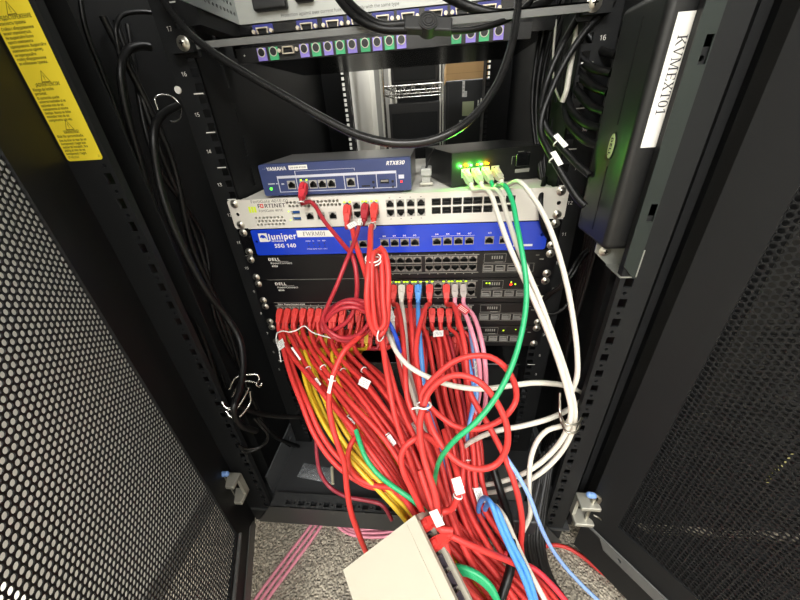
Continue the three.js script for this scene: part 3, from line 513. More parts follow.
// --- video and keyboard switch box and the server above it
const KY = Y0 + 16 * U, KZ = -0.085;
{
  const t = thing('console_switch', 'black rack console switch with blue video sockets above purple and green round sockets', 'console switch', [0, KY, KZ]);
  const vg = [], ps = [];
  part('chassis', merge([b2(-0.219, 0.219, 0, 0.0345, -0.29, 0)]), glossBlack, t);
  part('socket_strip', b2(-0.215, 0.19, -0.007, 0.010, -0.004, 0.001), plasticBlack, t);
  const vga = colored([[slab((() => { const s = new THREE.Shape(); s.moveTo(-0.0085, 0.0042); s.lineTo(0.0085, 0.0042); s.lineTo(0.0072, -0.0042); s.lineTo(-0.0072, -0.0042); s.lineTo(-0.0085, 0.0042); s.holes.push((() => { const p = new THREE.Path(); p.moveTo(-0.0073, 0.0031); p.lineTo(-0.0063, -0.0031); p.lineTo(0.0063, -0.0031); p.lineTo(0.0073, 0.0031); p.lineTo(-0.0073, 0.0031); return p; })()); return s; })(), 0, 0.005), 0xd8cdb8], [bx(0.014, 0.006, 0.001, 0, 0, 0.001), 0x0c0c10], [cyl(0.0024, 0.0024, 0.005, 8, -0.0125, 0, 0.0025, 'z'), 0xd8cdb8], [cyl(0.0024, 0.0024, 0.005, 8, 0.0125, 0, 0.0025, 'z'), 0xd8cdb8]]);
  for (const px of [263, 307, 333, 358, 383, 408, 436, 462, 489]) {
    const p = Zp(px, 28 - (px - 263) * 0.09, KZ), x = p.x; vg.push(x);
    const s = part('video_socket', vga, mat('socket_metal', 0xffffff, 0.35, { vertexColors: true, metalness: 0.3 }), t); s.position.set(x, 0.0262, 0.0005);
    part('socket_plate', b2(x - 0.0145, x + 0.0145, 0.0225, 0.0342, 0, 0.0006), mat('blue_socket_plate', 0x2b2f7e, 0.5), t);
  }
  const tone = [0x8f7fd6, 0x43b377];
  let k = 0;
  for (const px of [262, 274, 305, 317, 329, 341, 353, 366, 378, 390, 402, 456, 470, 483, 497]) {
    const x = Zp(px, 50, KZ).x, c = tone[k++ % 2];
    const s = part('keyboard_socket', colored([[bx(0.0128, 0.0145, 0.0022, 0, 0, 0.0011), c], [cyl(0.0055, 0.0055, 0.0030, 16, 0, 0.0022, 0.0017, 'z'), 0xd5cfc0], [cyl(0.0046, 0.0046, 0.0034, 16, 0, 0.0022, 0.0018, 'z'), 0x131316]]), vert, t); s.position.set(x, 0.0012, 0.001);
  }
  { const s = part('serial_socket', vga, M.socket_metal, t); s.position.set(Zp(289, 50, KZ).x, 0.0035, 0.001); s.rotation.z = Math.PI; }
  part('panel_print', text('+', 0.004, -0.205, 0.0, 0.001), white, t);
}
{
  const t = thing('cable_bar', 'dark steel cable bar bolted across the rack below the server', 'bar', [0, KY - 0.006, 0]);
  part('bar', merge([b2(-0.212, 0.225, 0.004, 0.012, 0.012, 0.014), b2(-0.212, 0.225, 0.0105, 0.012, 0.002, 0.014)]), greyFlange, t);
  for (const s of [-1, 1]) {
    const e = rectShape(-0.014, 0.014, -0.002, 0.088, 0.005); e.holes.push(rectHole(-0.009, 0.006, 0.026, 0.033), rectHole(-0.009, 0.006, 0.049, 0.056));
    const g = slab(e, 0.0, 0.0025); g.translate(s * 0.229, 0, 0); part('bracket', g, black, t);
    part('bracket_arm', merge([b2(s * 0.2325 - 0.014, s * 0.2325 + 0.014, 0.002, 0.012, 0.0025, 0.012)]), black, t);
    const sc = part('screw', screwGeo, screwMat, t); sc.position.set(s * 0.2275, 0.0105, 0.0125); sc.scale.setScalar(1.25);
  }
}
{
  const t = thing('rack_server', 'grey metal back of the server above the console switch', 'server', [0, KY + 0.035, KZ]);
  part('chassis', b2(-0.2, 0.219, 0.001, 0.13, -0.5, 0), mat('grey_steel_back', 0xa9aba6, 0.4, { metalness: 0.3 }), t);
  const sh = rectShape(0, 0.135, 0, 0.13); for (let r = 0; r < 12; r++) for (let i = 0; i < 15; i++) sh.holes.push(ringHole(0.008 + i * 0.0082 + (r % 2) * 0.0041, 0.010 + r * 0.0095, 0.0023, 6));
  const sg = slab(sh, 0, 0.0015); sg.rotateY(-Math.PI / 2); sg.translate(-0.2, 0.001, 0); part('perforated_side', merge([sg]), mat('galvanised_steel', 0xa9aeb0, 0.35, { metalness: 0.8 }), t, 'silver side panel dotted with holes');
  part('slide_rail', b2(-0.223, -0.203, -0.014, 0.05, -0.4, 0.09), blackDark, t);
  part('power_inlet', rbx(0.046, 0.045, 0.012, 0.003, -0.150, 0.034, 0.003), plasticBlack, t);
  part('power_inlet', rbx(0.024, 0.040, 0.010, 0.003, -0.103, 0.036, 0.003), plasticBlack, t);
  part('video_socket', colored([[bx(0.026, 0.010, 0.004, 0, 0, 0), 0xb8b4aa], [bx(0.015, 0.006, 0.005, 0, 0, 0), 0x111116], [cyl(0.0026, 0.0026, 0.006, 8, -0.0155, 0, 0.001, 'z'), 0x222222], [cyl(0.0026, 0.0026, 0.006, 8, 0.0155, 0, 0.001, 'z'), 0x222222]]), vert, t).position.set(0.022, 0.022, 0.002);
  part('indicator_light', cyl(0.0028, 0.0028, 0.001, 10, -0.073, 0.021, 0.0006, 'z'), ledLime, t, 'round yellow green lamp');
  part('lettering', text('Protection against over current fuse, replace only with the same type', 0.0034, -0.140, 0.0045, 0, 'sans_regular', { sx: 1.1 }), mat('dark_print', 0x2c2c2c, 0.6), t);
}
// --- keyboard video extender on the right post
const EX = 0.2345;
{
  const t = thing('console_extender', 'tall black console extender box strapped upright inside the right post', 'console extender', [EX, Y0 + 0.497, 0.14]);
  const g = rbx(0.030, 0.203, 0.074, 0.006, 0.015, 0.1015, -0.037);
  part('case', g, mat('satin_black_plastic', 0x141516, 0.42), t);
  part('side_groove', merge([b2(-0.0004, 0.001, 0.012, 0.076, -0.034, -0.032), b2(-0.0004, 0.001, 0.112, 0.190, -0.034, -0.032)]), rubberBlack, t);
  const oval = (rx, ry, n = 20) => { const s = new THREE.Shape(); for (let i = 0; i <= n; i++) s[i ? 'lineTo' : 'moveTo'](rx * Math.cos(i / n * 6.2832), ry * Math.sin(i / n * 6.2832)); return s; };
  const og = slab(oval(0.0068, 0.0125), 0, 0.0008); og.rotateY(-Math.PI / 2); og.translate(0, 0.094, -0.033); part('emblem_rim', og, rubberBlack, t);
  const o2 = slab(oval(0.0052, 0.0108), 0, 0.0004); o2.rotateY(-Math.PI / 2); o2.translate(-0.0008, 0.094, -0.033);
  const em = part('emblem', o2, mat('pale_green_badge', 0xb9c890, 0.45), t, 'pale oval badge with dark letters');
  const lt = text('DELL', 0.0042, 0, -0.0021, 0, 'sans_bold', { center: true, sx: 1.2 }); lt.rotateZ(-Math.PI / 2); lt.rotateY(-Math.PI / 2); lt.translate(-0.0013, 0.094, -0.033); part('lettering', lt, mat('dark_print', 0x2c2c2c, 0.6), em);
  const lab = new THREE.BoxGeometry(0.0152, 0.0905, 0.0004), u = lab.attributes.uv;
  lab.translate(0.0158, 0.1405, 0.0003);
  const tex = canvasTexture(200, 1190, (c, w, h) => { c.fillStyle = '#eceae4'; c.fillRect(0, 0, w, h); c.save(); c.translate(w / 2, h * 0.145); c.rotate(Math.PI / 2); c.fillStyle = '#2c2c30'; c.font = '132px serif'; c.textBaseline = 'middle'; c.fillText('KVMEXT01', 0, 0, h * 0.71); c.restore(); });
  part('name_label', lab, mat('printed_label_extender', 0xffffff, 0.5, { map: tex }), t, 'white strip label reading KVMEXT01');
  // zinc strap bracket along its right side, screwed to the post
  const strap = new THREE.Shape(); strap.moveTo(0.018, -0.012); strap.lineTo(0.030, -0.026); strap.lineTo(0.0318, -0.026); strap.lineTo(0.0318, 0.26); strap.lineTo(0.018, 0.26); strap.lineTo(0.018, -0.012);
  strap.holes.push(rectHole(0.0250, 0.0308, 0.033, 0.049), rectHole(0.0255, 0.0308, 0.152, 0.170));
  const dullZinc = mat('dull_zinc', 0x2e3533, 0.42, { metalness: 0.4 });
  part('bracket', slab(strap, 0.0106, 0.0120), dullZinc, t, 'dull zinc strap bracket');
  const tab = new THREE.Shape(); tab.moveTo(0.003, 0.004); tab.lineTo(0.003, -0.010); tab.lineTo(0.020, -0.026); tab.lineTo(0.034, -0.026); tab.lineTo(0.034, 0.004); tab.lineTo(0.003, 0.004);
  part('bracket_tab', merge([slab(tab, -0.0225, -0.021), b2(0.0325, 0.034, -0.026, 0.004, -0.021, 0.0106), b2(0.018, 0.034, -0.026, -0.0245, -0.021, 0.0106)]), mat('bright_zinc', 0x9a9c96, 0.4, { metalness: 0.5 }), t, 'bright zinc tab below the box');
  part('screw', screwGeo, screwMat, t).position.set(0.013, -0.009, -0.021);
}
// --- clear plastic bag on the rack floor
{
  const p = [Yp(297, 477, Y0 - 0.022), Yp(335, 485, Y0 - 0.022), Yp(334, 468, Y0 - 0.022), Yp(304, 463, Y0 - 0.022)], c = p[0].clone().add(p[2]).multiplyScalar(0.5);
  const g = new THREE.PlaneGeometry(1, 1, 16, 10), q = g.attributes.position;
  for (let i = 0; i < q.count; i++) { const u = q.getX(i) + .5, v = q.getY(i) + .5, a = p[0].clone().lerp(p[1], u), b = p[3].clone().lerp(p[2], u), r = a.lerp(b, v).sub(c); const e = Math.min(u, 1 - u, v, 1 - v); q.setXYZ(i, r.x, 0.003 + 0.006 * Math.min(1, e * 4) + (e > 0.02 ? jit(0.0022) : 0), r.z); }
  g.computeVertexNormals();
  const t = thing('plastic_bag', 'crumpled clear plastic bag lying on the rack floor', 'plastic bag', [c.x, Y0 - 0.024, c.z]);
  part('film', g, mat('clear_film', 0xd9dde0, 0.12, { transmission: 0.75, thickness: 0, side: THREE.DoubleSide }), t);
  const a = p[1].clone().sub(c), b = p[2].clone().sub(c); part('seal_strip', tube([V(a.x - .004, 0.005, a.z), V(b.x - .004, 0.005, b.z)], 0.003, 6), mat('cream_strip', 0xcdc6a8, 0.5), t);
}
// --- beige desktop switch hanging in front of the bundle
const BC0 = D(415, 515, .35), BC1 = D(343, 570, .370);
const bS = BC1.clone().sub(BC0), bShort = bS.length(); bS.normalize();
const bL = V(.54, -.30, .78); bL.addScaledVector(bS, -bL.dot(bS)).normalize();
const bN = new THREE.Vector3().crossVectors(bL, bS).normalize(); if (bN.y < 0) bN.negate();
const beigeBasis = new THREE.Matrix4().makeBasis(bL, bN, new THREE.Vector3().crossVectors(bL, bN));
{
  // local: x along the long edge from the visible corner, y out of the lid, z across
  const zdir = new THREE.Vector3().crossVectors(bL, bN), sgn = Math.sign(zdir.dot(bS)), len = 0.205, th = 0.03;
  const t = thing('desktop_switch', 'cream plastic desktop switch hanging tilted among the red cables', 'network switch', BC0.toArray()); t.quaternion.setFromRotationMatrix(beigeBasis);
  const cream = mat('cream_plastic', 0xb8b2a2, 0.6), zz = v => sgn * v, w = bShort;
  const zb = (a, b) => [Math.min(zz(a), zz(b)), Math.max(zz(a), zz(b))];
  part('lid', merge([b2(0, len, -0.004, 0, ...zb(0.0035, w)), b2(0.0, len, -0.0022, 0.0006, ...zb(0.0035, 0.0125)), b2(0.0, len, -0.001, 0.0005, ...zb(0.0135, 0.0150))]), cream, t);
  part('case', merge([b2(0.001, len - 0.001, -th, -0.004, ...zb(0.012, w - 0.001)), b2(0, len, -0.0042, 0.0006, ...zb(0.0, 0.0035)), b2(0, len, -th, -th + 0.004, ...zb(0.0, 0.012)), b2(0, 0.006, -th, 0, ...zb(0, 0.012)), b2(len - 0.006, len, -th, 0, ...zb(0, 0.012))]), cream, t);
  part('port_strip', b2(0.006, len - 0.006, -th + 0.004, -0.004, ...zb(0.009, 0.012)), mat('dark_violet_plastic', 0x2a2226, 0.4), t);
  for (let i = 0; i < 11; i++) { const x = 0.014 + i * 0.0165; part('network_port', merge([b2(x - 0.0065, x - 0.0055, -th + 0.007, -0.007, ...zb(0.004, 0.009)), b2(x + 0.0055, x + 0.0065, -th + 0.007, -0.007, ...zb(0.004, 0.009)), b2(x - 0.0065, x + 0.0065, -th + 0.007, -th + 0.008, ...zb(0.004, 0.009)), b2(x - 0.003, x + 0.003, -0.0085, -0.007, ...zb(0.005, 0.009))]), mat('grey_port_plastic', 0x57505a, 0.4), t); }
}
// --- behind the rack: wire shelving, dark cabinet, carton
{
  const z = -1.45, xl = Zp(384, 110, z).x, xr = Zp(444, 110, z).x, sy = Zp(414, 85, z).y;
  const t = thing('wire_shelving', 'chrome wire shelving unit seen through the back of the rack', 'shelf', [(xl + xr) / 2, 0, z - 0.25]);
  const w = (xr - xl) / 2, pts = [[-w, 0.25], [w, 0.25], [-w, -0.25], [w, -0.25]];
  for (const [x, dz] of pts) part('post', cyl(0.011, 0.011, 1.6, 10, x, 0.8, dz), chrome, t);
  for (const y of [sy, 0.12]) {
    const g = [];
    for (const dz of [0.25, -0.25]) { g.push(cyl(0.004, 0.004, 2 * w, 6, 0, y, dz, 'x'), cyl(0.004, 0.004, 2 * w, 6, 0, y - 0.035, dz, 'x')); for (let k = 0; k < 6; k++) { const x0 = -w + k * w / 3; g.push(tube([V(x0, y, dz), V(x0 + w / 6, y - 0.035, dz), V(x0 + w / 3, y, dz)], 0.003, 8, 5)); } }
    for (let k = 0; k <= 12; k++) g.push(cyl(0.0025, 0.0025, 0.5, 5, -w + k * w / 6, y + 0.004, 0, 'z'));
    for (const x of [-w, w]) g.push(cyl(0.004, 0.004, 0.5, 6, x, y, 0, 'z'), cyl(0.004, 0.004, 0.5, 6, x, y - 0.035, 0, 'z'));
    part('shelf', merge(g), chrome, t);
  }
  const mk = (x0, x1, y0, y1, lab, nm, cat, dz = -0.2) => { const q = thing(nm, lab, cat, [(x0 + x1) / 2, y0, z + dz]); const W = x1 - x0, Hh = y1 - y0; part('case', rbx(W, Hh, 0.36, 0.006, 0, Hh / 2, 0), plasticBlack, q); part('front_badge', b2(-0.015, 0.015, Hh * 0.45, Hh * 0.47, 0.18, 0.182), greyFlange, q); part('front_bezel', rbx(W * 0.9, Hh * 0.86, 0.006, 0.003, 0, Hh / 2, 0.181), blackDark, q); return q; };
  const pB = Zp(388, 104, z), pR = Zp(440, 104, z);
  mk(pB.x, pR.x, 0.128, pB.y, 'black equipment case standing under the wire shelf', 'equipment_case', 'case');
  mk(xl + 0.015, xr - 0.015, 0, sy + 0.45, 'tall black cabinet behind the wire shelving', 'equipment_case', 'case', -0.72);
  mk(Zp(392, 100, z).x, Zp(438, 100, z).x, sy + 0.008, sy + 0.16, 'black equipment case standing on the wire shelf', 'equipment_case', 'case');
}
{
  const z = -1.12, x0 = Zp(446, 70, z).x, x1 = Zp(500, 70, z).x + 0.25, y1 = Zp(470, 79, z).y;
  const t = thing('dark_cabinet', 'dark cabinet with white stickers standing behind the rack', 'cabinet', [(x0 + x1) / 2, 0, z - 0.3]);
  const W = x1 - x0;
  part('body', rbx(W, y1, 0.58, 0.006, 0, y1 / 2, 0), mat('dark_cabinet_paint', 0x17191a, 0.4), t);
  part('door', b2(-W / 2 + 0.01, W / 2 - 0.01, 0.05, y1 - 0.02, 0.29, 0.3), mat('dark_cabinet_paint', 0x17191a, 0.4), t);
  const stick = (px0, px1, py0, py1, m) => { const a = Zp(px0, py1, z), b = Zp(px1, py0, z); part('sticker', b2(a.x - t.position.x, b.x - t.position.x, a.y, b.y, 0.3, 0.3012), m, t); };
  stick(462, 465, 81, 97, tagPaper); stick(464, 467, 91, 97, tagPaper); stick(462, 474, 101, 116, mat('pale_green_paper', 0xb9c39a, 0.7)); stick(477, 479, 100, 113, tagPaper); stick(480, 482, 98, 109, tagPaper); stick(459, 464, 120, 128, tagPaper);
  const c0 = Zp(446, 79, z), c1 = Zp(491, 58, z);
  const c = thing('cardboard_carton', 'flat brown cardboard carton lying on the dark cabinet', 'carton', [(c0.x + c1.x) / 2, y1, z - 0.22]);
  const cw = c1.x - c0.x, ch = c1.y - y1; part('box', rbx(cw, ch, 0.34, 0.003, 0, ch / 2, 0), mat('brown_cardboard', 0xd8b07a, 0.85), c);
  part('flap', b2(-cw / 2, cw / 2, ch * 0.4, ch * 0.42, 0.17, 0.1712), mat('brown_cardboard_edge', 0xbf9662, 0.85), c);
}
{
  const z = -1.9, t = thing('door_frame', 'grey upright frame standing against the white far wall', 'frame', [Zp(383, 110, z).x, 0, z]);
  part('jamb', b2(-0.03, 0.0, 0, 2.1, -0.06, 0.06), mat('grey_frame_paint', 0x8c8c88, 0.5), t);
  part('stop', b2(0.0, 0.045, 0, 2.1, -0.03, 0.03), mat('light_grey_frame', 0xb0aeaa, 0.5), t);
}

// ------------------------------------------------------------------ cables
const bootGeo = toCreasedNormals(loft([[0, 0.0056, 0.0040], [0.004, 0.0060, 0.0046], [0.012, 0.0060, 0.0048], [0.0125, 0.0054, 0.0044], [0.0145, 0.0056, 0.0045], [0.015, 0.0050, 0.0042], [0.024, 0.0042, 0.0040]]), 0.6);
const bootClip = merge([bootGeo, rbx(0.0048, 0.0022, 0.012, 0.0008, 0, 0.0055, 0.006)]);
const plugGeo = merge([loft([[0, 0.0056, 0.0040], [0.016, 0.0056, 0.0040], [0.018, 0.0042, 0.0036], [0.022, 0.0040, 0.0036]]), bx(0.005, 0.001, 0.013, 0, 0.0052, 0.0065)]);
const facing = V(0.05, 0.55, 0.83).normalize();
function tagGeo(curve, t, along, across, off, spin) {
  const p = curve.getPointAt(t), a = curve.getTangentAt(t), n = facing.clone().addScaledVector(a, -facing.dot(a)).normalize(), b = new THREE.Vector3().crossVectors(n, a);
  const g = bx(along, across, 0.0007); g.rotateZ(spin); g.applyMatrix4(new THREE.Matrix4().makeBasis(a, b, n)); const q = p.addScaledVector(n, off).addScaledVector(b, across * 0.15); g.translate(q.x, q.y, q.z); return g;
}
function tieGeo(curve, t, r) {
  const p = curve.getPointAt(t), g = new THREE.TorusGeometry(r + 0.0008, 0.0009, 6, 18); g.applyQuaternion(new THREE.Quaternion().setFromUnitVectors(V(0, 0, 1), curve.getTangentAt(t))); g.translate(p.x, p.y, p.z); return g;
}
let nCable = 0;
function cable(m, r, pts, o) {
  const base = pts[0].clone(), t = thing(o.name || 'network_cable', o.label, o.category || 'cable', base.toArray(), o.group);
  const local = pts.map(p => p.clone().sub(base)), c = curveOf(local);
  part('jacket', tube(local, r), m, t);
  for (const [p, dir, kind, mm] of o.plugs || []) {
    const g = part('plug', kind === 'clear' ? plugGeo : bootClip, mm || m, t); g.position.copy(p).sub(base);
    const z = dir.clone().normalize(), x = new THREE.Vector3().crossVectors(Math.abs(z.y) > 0.95 ? V(0, 0, -1) : V(0, 1, 0), z).normalize(); g.quaternion.setFromRotationMatrix(new THREE.Matrix4().makeBasis(x, new THREE.Vector3().crossVectors(z, x), z));
  }
  for (const [k, al, ac, spin = 0] of o.tags || []) { const g = part('tag', tagGeo(c, k, al, ac, r + 0.0012, spin), tagPaper, t, 'white paper tag'); part('tie', tieGeo(c, Math.max(0, k - 0.01), r), tagPaper, g); }
  for (const k of o.ties || []) part('tie', tieGeo(c, k, r), tagPaper, t);
  return t;
}
const px = (...a) => { const r = []; for (let i = 0; i < a.length; i += 3) r.push(D(a[i], a[i + 1], a[i + 2])); return r; };
// a cable leaving a rack port: plug tilted down, then the given path
const DROP = V(0, -0.62, 0.78).normalize();
function fromPort(p, path, dir = DROP) { const d = dir.clone().normalize(); return [p.clone().addScaledVector(d, 0.021), p.clone().addScaledVector(d, 0.030).add(V(0, -0.002, 0)), ...path]; }
function down(pts, dx = 0.12, dz = 0.16) { const e = pts[pts.length - 1]; pts.push(V(e.x + dx * 0.35, e.y * 0.45, e.z + dz * 0.4), V(e.x + dx * 0.8, 0.022 + rnd() * 0.03, e.z + dz), V(e.x + dx * 2, 0.008 + rnd() * 0.03, e.z + dz * 1.6)); return pts; }
const R = 0.0036;
function lane(stations, s, layer, wob) { return stations.map(([xa, ya, xb, yb, d]) => { const k = Math.max(-0.05, Math.min(1.05, s + jit(wob))); return D(xa + (xb - xa) * k, ya + (yb - ya) * k, d + layer * 0.055); }); }
const LEFT = [[288, 347, 354, 345, .53], [322, 396, 392, 388, .455], [360, 440, 424, 438, .42], [392, 482, 442, 485, .40], [410, 512, 456, 520, .395], [442, 560, 502, 566, .38], [474, 612, 548, 616, .365]];
const RIGHT = [[398, 338, 468, 336, .50], [410, 400, 476, 398, .455], [430, 450, 482, 448, .42], [442, 500, 486, 498, .40], [460, 552, 520, 552, .385], [484, 612, 570, 612, .375]];
const uy = (unit, row) => Y0 + (unit - 1) * U + ROWS[row];
const redBundle = 'red network cable hanging in the tangled bundle below the black switches', redGroup = 'red cables hanging in the bundle';
// left ports of unit 8, front row of plugs
[-0.2058, -0.1917, -0.1776, -0.1636, -0.1495, -0.1354, -0.1072, -0.0931, -0.0650].forEach((x, i) => {
  const p = V(x, uy(8, 0), FZ), k = [.02, .10, .20, .33, .46, .58, .72, .84, .95][i];
  const pts = fromPort(p, down(lane(LEFT, k, 0.15 * (i % 3), 0.07)));
  cable(redPVC, R, pts, { label: redBundle, group: redGroup, plugs: [[p, DROP, 'boot', redBoot]], ties: i % 2 ? [0.12] : [], tags: i === 1 ? [[0.16, 0.015, 0.011]] : i === 4 ? [[0.27, 0.014, 0.010]] : i === 6 ? [[0.16, 0.018, 0.012, 0.3]] : i === 8 ? [[0.24, 0.017, 0.011, 0.5]] : [] });
});
for (let i = 0; i < 9; i++) { const p = V(-0.1988 + i * 0.0169, uy(8, 1), FZ), pts = fromPort(p, down(lane(LEFT, 0.03 + i * 0.115, 0.55 + 0.2 * (i % 2), 0.09))); cable(redPVC, R, pts, { label: redBundle, group: redGroup, plugs: [[p, DROP, 'boot', redBoot]], tags: i % 3 === 1 ? [[0.2 + 0.03 * i, 0.016, 0.010, 0.4]] : [] }); }
for (let i = 0; i < 8; i++) { const p = V(-0.12 + i * 0.0141, uy(7, 0), FZ), pts = fromPort(p, down(lane(LEFT, 0.15 + i * 0.115, 1.0 + 0.3 * (i % 2), 0.1))); cable(i % 3 ? redPVC : redDark, R, pts, { label: redBundle, group: redGroup, plugs: [[p, DROP, 'boot', redBoot]] }); }
// yellow cables from the lowest switch
const YEL = [[294, 352, 346, 352, .535], [308, 396, 362, 400, .485], [330, 438, 386, 446, .455], [360, 470, 412, 486, .435], [404, 518, 440, 518, .42], [432, 560, 470, 570, .405], [452, 612, 520, 620, .395]];
for (let i = 0; i < 13; i++) { const p = V(-0.1988 + i * 0.0119, uy(7, i % 2), FZ), pts = fromPort(p, down(lane(YEL, (i + 0.3) / 13, 0.12 * (i % 3), 0.05))); cable(yellowPVC, 0.0031, pts, { label: 'yellow network cable hanging behind the red cables of the lowest switch', group: 'yellow cables behind the red bundle', plugs: [[p, DROP, 'boot', yellowPVC]] }); }
// right-hand ports of units 8 and 7
[0.0589, 0.0729, 0.0870, 0.0448, 0.0307, 0.0166, 0.0011, 0.1011].forEach((x, i) => { const p = V(x, uy(8, 0), FZ), k = (x - 0.0) / 0.105; const pts = fromPort(p, down(lane(RIGHT, k, 0.3 + 0.2 * (i % 2), 0.06))); cable(redPVC, R, pts, { label: redBundle, group: redGroup, plugs: [[p, DROP, 'boot', redBoot]], tags: i === 0 ? [[0.04, 0.016, 0.011, 1.2]] : i === 2 ? [[0.30, 0.017, 0.010]] : i === 5 ? [[0.32, 0.017, 0.009]] : [], ties: i === 1 ? [0.25] : [] }); });
for (let i = 0; i < 8; i++) { const x = -0.02 + i * 0.0169, p = V(x, uy(7, i % 2), FZ); const pts = fromPort(p, down(lane(RIGHT, 0.05 + i * 0.125, 0.8 + 0.2 * (i % 2), 0.09))); cable(i % 4 === 2 ? redDark : redPVC, R, pts, { label: redBundle, group: redGroup, plugs: [[p, DROP, 'boot', redBoot]] }); }
// --- unit 9, upper row: mixed colours
const P9 = c => portAt(9, 24, c, 0);
const down9 = { label: null };
function nine(c, m, path, label, kind = 'boot', mm) { const p = P9(c), pts = fromPort(p, path); return cable(m, kind === 'clear' ? 0.0033 : R, pts, { label, plugs: [[p, DROP, kind, mm || m]] }); }
nine(2, redPVC, px(397, 305, .50, 402, 330, .46, 405, 365, .43, 408, 400, .41, 425, 440, .40, 445, 500, .385, 470, 560, .37, 505, 612, .36), 'red cable plugged beside the cream plug, running straight down', 'boot', redBoot);
nine(3, whitePVC, px(402, 306, .51, 405, 330, .48, 408, 365, .46, 414, 392, .45, 425, 430, .45, 440, 480, .44, 470, 560, .42), 'cream network cable plugged between red plugs, running down into the bundle');
nine(4, redPVC, px(410, 306, .50, 412, 330, .46, 416, 370, .44, 424, 410, .42, 440, 460, .41, 455, 520, .39, 490, 600, .37), 'red cable plugged between the cream and the blue plug', 'boot', redBoot);
nine(5, bluePVC, px(418, 306, .50, 419, 330, .46, 422, 365, .44, 425, 400, .43, 440, 450, .43, 450, 520, .42, 470, 600, .40), 'blue network cable with a blue plug, running down beside red ones');
nine(6, redPVC, px(427, 305, .49, 420, 325, .45, 416, 350, .42, 419, 380, .40, 422, 402, .385), 'red cable curving left from its plug to the white tie', 'boot', redBoot);
nine(8, redPVC, px(453, 305, .48, 460, 325, .44, 465, 348, .42, 467, 372, .41, 470, 392, .40, 490, 428, .39, 505, 458, .385, 517, 492, .38, 522, 520, .385, 521, 545, .40, 525, 580, .42), 'red cable falling far right of the bundle behind the big red loops', 'boot', redBoot);
nine(9, pinkPVC, px(464, 312, .48, 472, 332, .45, 478, 356, .44, 480, 380, .45, 476, 410, .47, 462, 440, .48), 'pink cable with a clear plug and a red tag', 'clear', clearPlug);
nine(10, pinkPVC, px(473, 315, .48, 481, 338, .45, 485, 362, .44, 486, 385, .45, 484, 410, .47, 470, 440, .49), 'pink cable with a clear plug at the right end of its row', 'clear', clearPlug);
// --- firewall and router cables
const FG = (x, row) => V(x, Y0 + 11 * U + [0.0292, 0.0165][row], FZ);
{ const p = FG(-0.0605, 0), q = V(0, -0.75, 0.66); cable(redPVC, R, fromPort(p, px(351, 226, .45, 356, 245, .42, 364, 268, .40, 370, 290, .39, 376, 320, .40, 382, 345, .41, 390, 372, .42, 402, 410, .42, 425, 460, .41, 450, 530, .39), q), { label: 'red cable from the leftmost lit port of the white firewall', plugs: [[p, q, 'boot', redBoot]], ties: [0.07], tags: [[0.085, 0.013, 0.012, 0.2]] }); }
{ const p = FG(-0.0341, 0), q = V(-0.02, -0.62, 0.78); cable(redDark, 0.0027, fromPort(p, px(361, 222, .45, 355, 240, .42, 346, 262, .40, 337, 285, .40, 328, 305, .41, 323, 318, .42, 328, 330, .43, 342, 338, .43, 358, 335, .42, 369, 322, .41, 372, 310, .41), q), { label: 'dark red cable slanting down left from the white firewall to a coil', plugs: [[p, q, 'boot', redDark]], tags: [[0.10, 0.018, 0.004, 0.1]] }); }
{ const p = FG(-0.0209, 0), q = V(0, -0.62, 0.78); cable(redPVC, 0.0036, fromPort(p, px(371, 228, .42, 370, 250, .385, 368, 275, .37, 367, 300, .37, 371, 325, .38, 379, 336, .385, 386, 326, .385, 388, 300, .38, 388, 270, .38, 385, 254, .385, 380, 248, .39, 376, 256, .39, 377, 285, .385, 380, 315, .39, 383, 345, .40, 388, 380, .41, 396, 420, .405, 410, 460, .40, 428, 510, .39), q), { label: 'thick red cable folded into a tied hank in front of the blue gateway', plugs: [[p, q, 'boot', redBoot]], ties: [0.05], tags: [[0.055, 0.012, 0.009, 1.4]] }); }
cable(redPVC, 0.0032, px(379, 252, .385, 374, 252, .378, 372, 275, .372, 373, 305, .375, 378, 330, .38, 384, 325, .378, 383, 300, .376, 382, 270, .38, 381, 255, .385), { label: 'inner red strand of the tied hank in front of the gateway' });
{ const t = thing('cable_tie', 'white twist tie round the red hank in front of the blue gateway', 'cable tie', D(373, 258, .378).toArray()); for (const k of [0, 1]) { const g = new THREE.TorusGeometry(0.0088, 0.0009, 6, 24); g.rotateX(Math.PI / 2 + 0.25); g.translate(0, -0.004 * k, 0); part('loop', g, tagPaper, t); } }
{ const t = thing('cable_tie', 'white twist tie round the bottom of the red hank', 'cable tie', D(381, 334, .386).toArray()); const g = new THREE.TorusGeometry(0.0085, 0.0010, 6, 24); g.rotateY(1.2); part('loop', g, tagPaper, t); }
{ const p = V(-0.0745 - 0.0455, TOP12 + 0.0170, 0.001), q = V(0, -0.6, 0.8); cable(redDark, 0.0031, fromPort(p, px(311, 202, .47, 325, 222, .45, 342, 243, .43, 353, 258, .41, 357, 280, .41, 356, 300, .42, 350, 318, .43, 338, 328, .44, 325, 332, .45, 322, 322, .45, 332, 308, .43, 350, 300, .42, 368, 304, .41, 380, 318, .42, 384, 350, .44), q), { label: 'red cable from the navy router crossing in front of the white firewall', plugs: [[p, q, 'boot', mat('crimson_boot', 0xc9303c, 0.45)]], ties: [0.02] }); }
for (let k = 0; k < 2; k++) cable(redDark, 0.0029, px(372, 318 - 6 * k, .42, 358, 308 - 4 * k, .41, 343, 308 - 5 * k, .41, 330, 316 - 3 * k, .42, 324, 326 - 2 * k, .43, 333, 337, .44, 350, 341 - 4 * k, .435, 366, 333, .43, 374, 320, .42), { label: 'dark red coil lying over the left row of red plugs', group: 'dark red coil strands' });
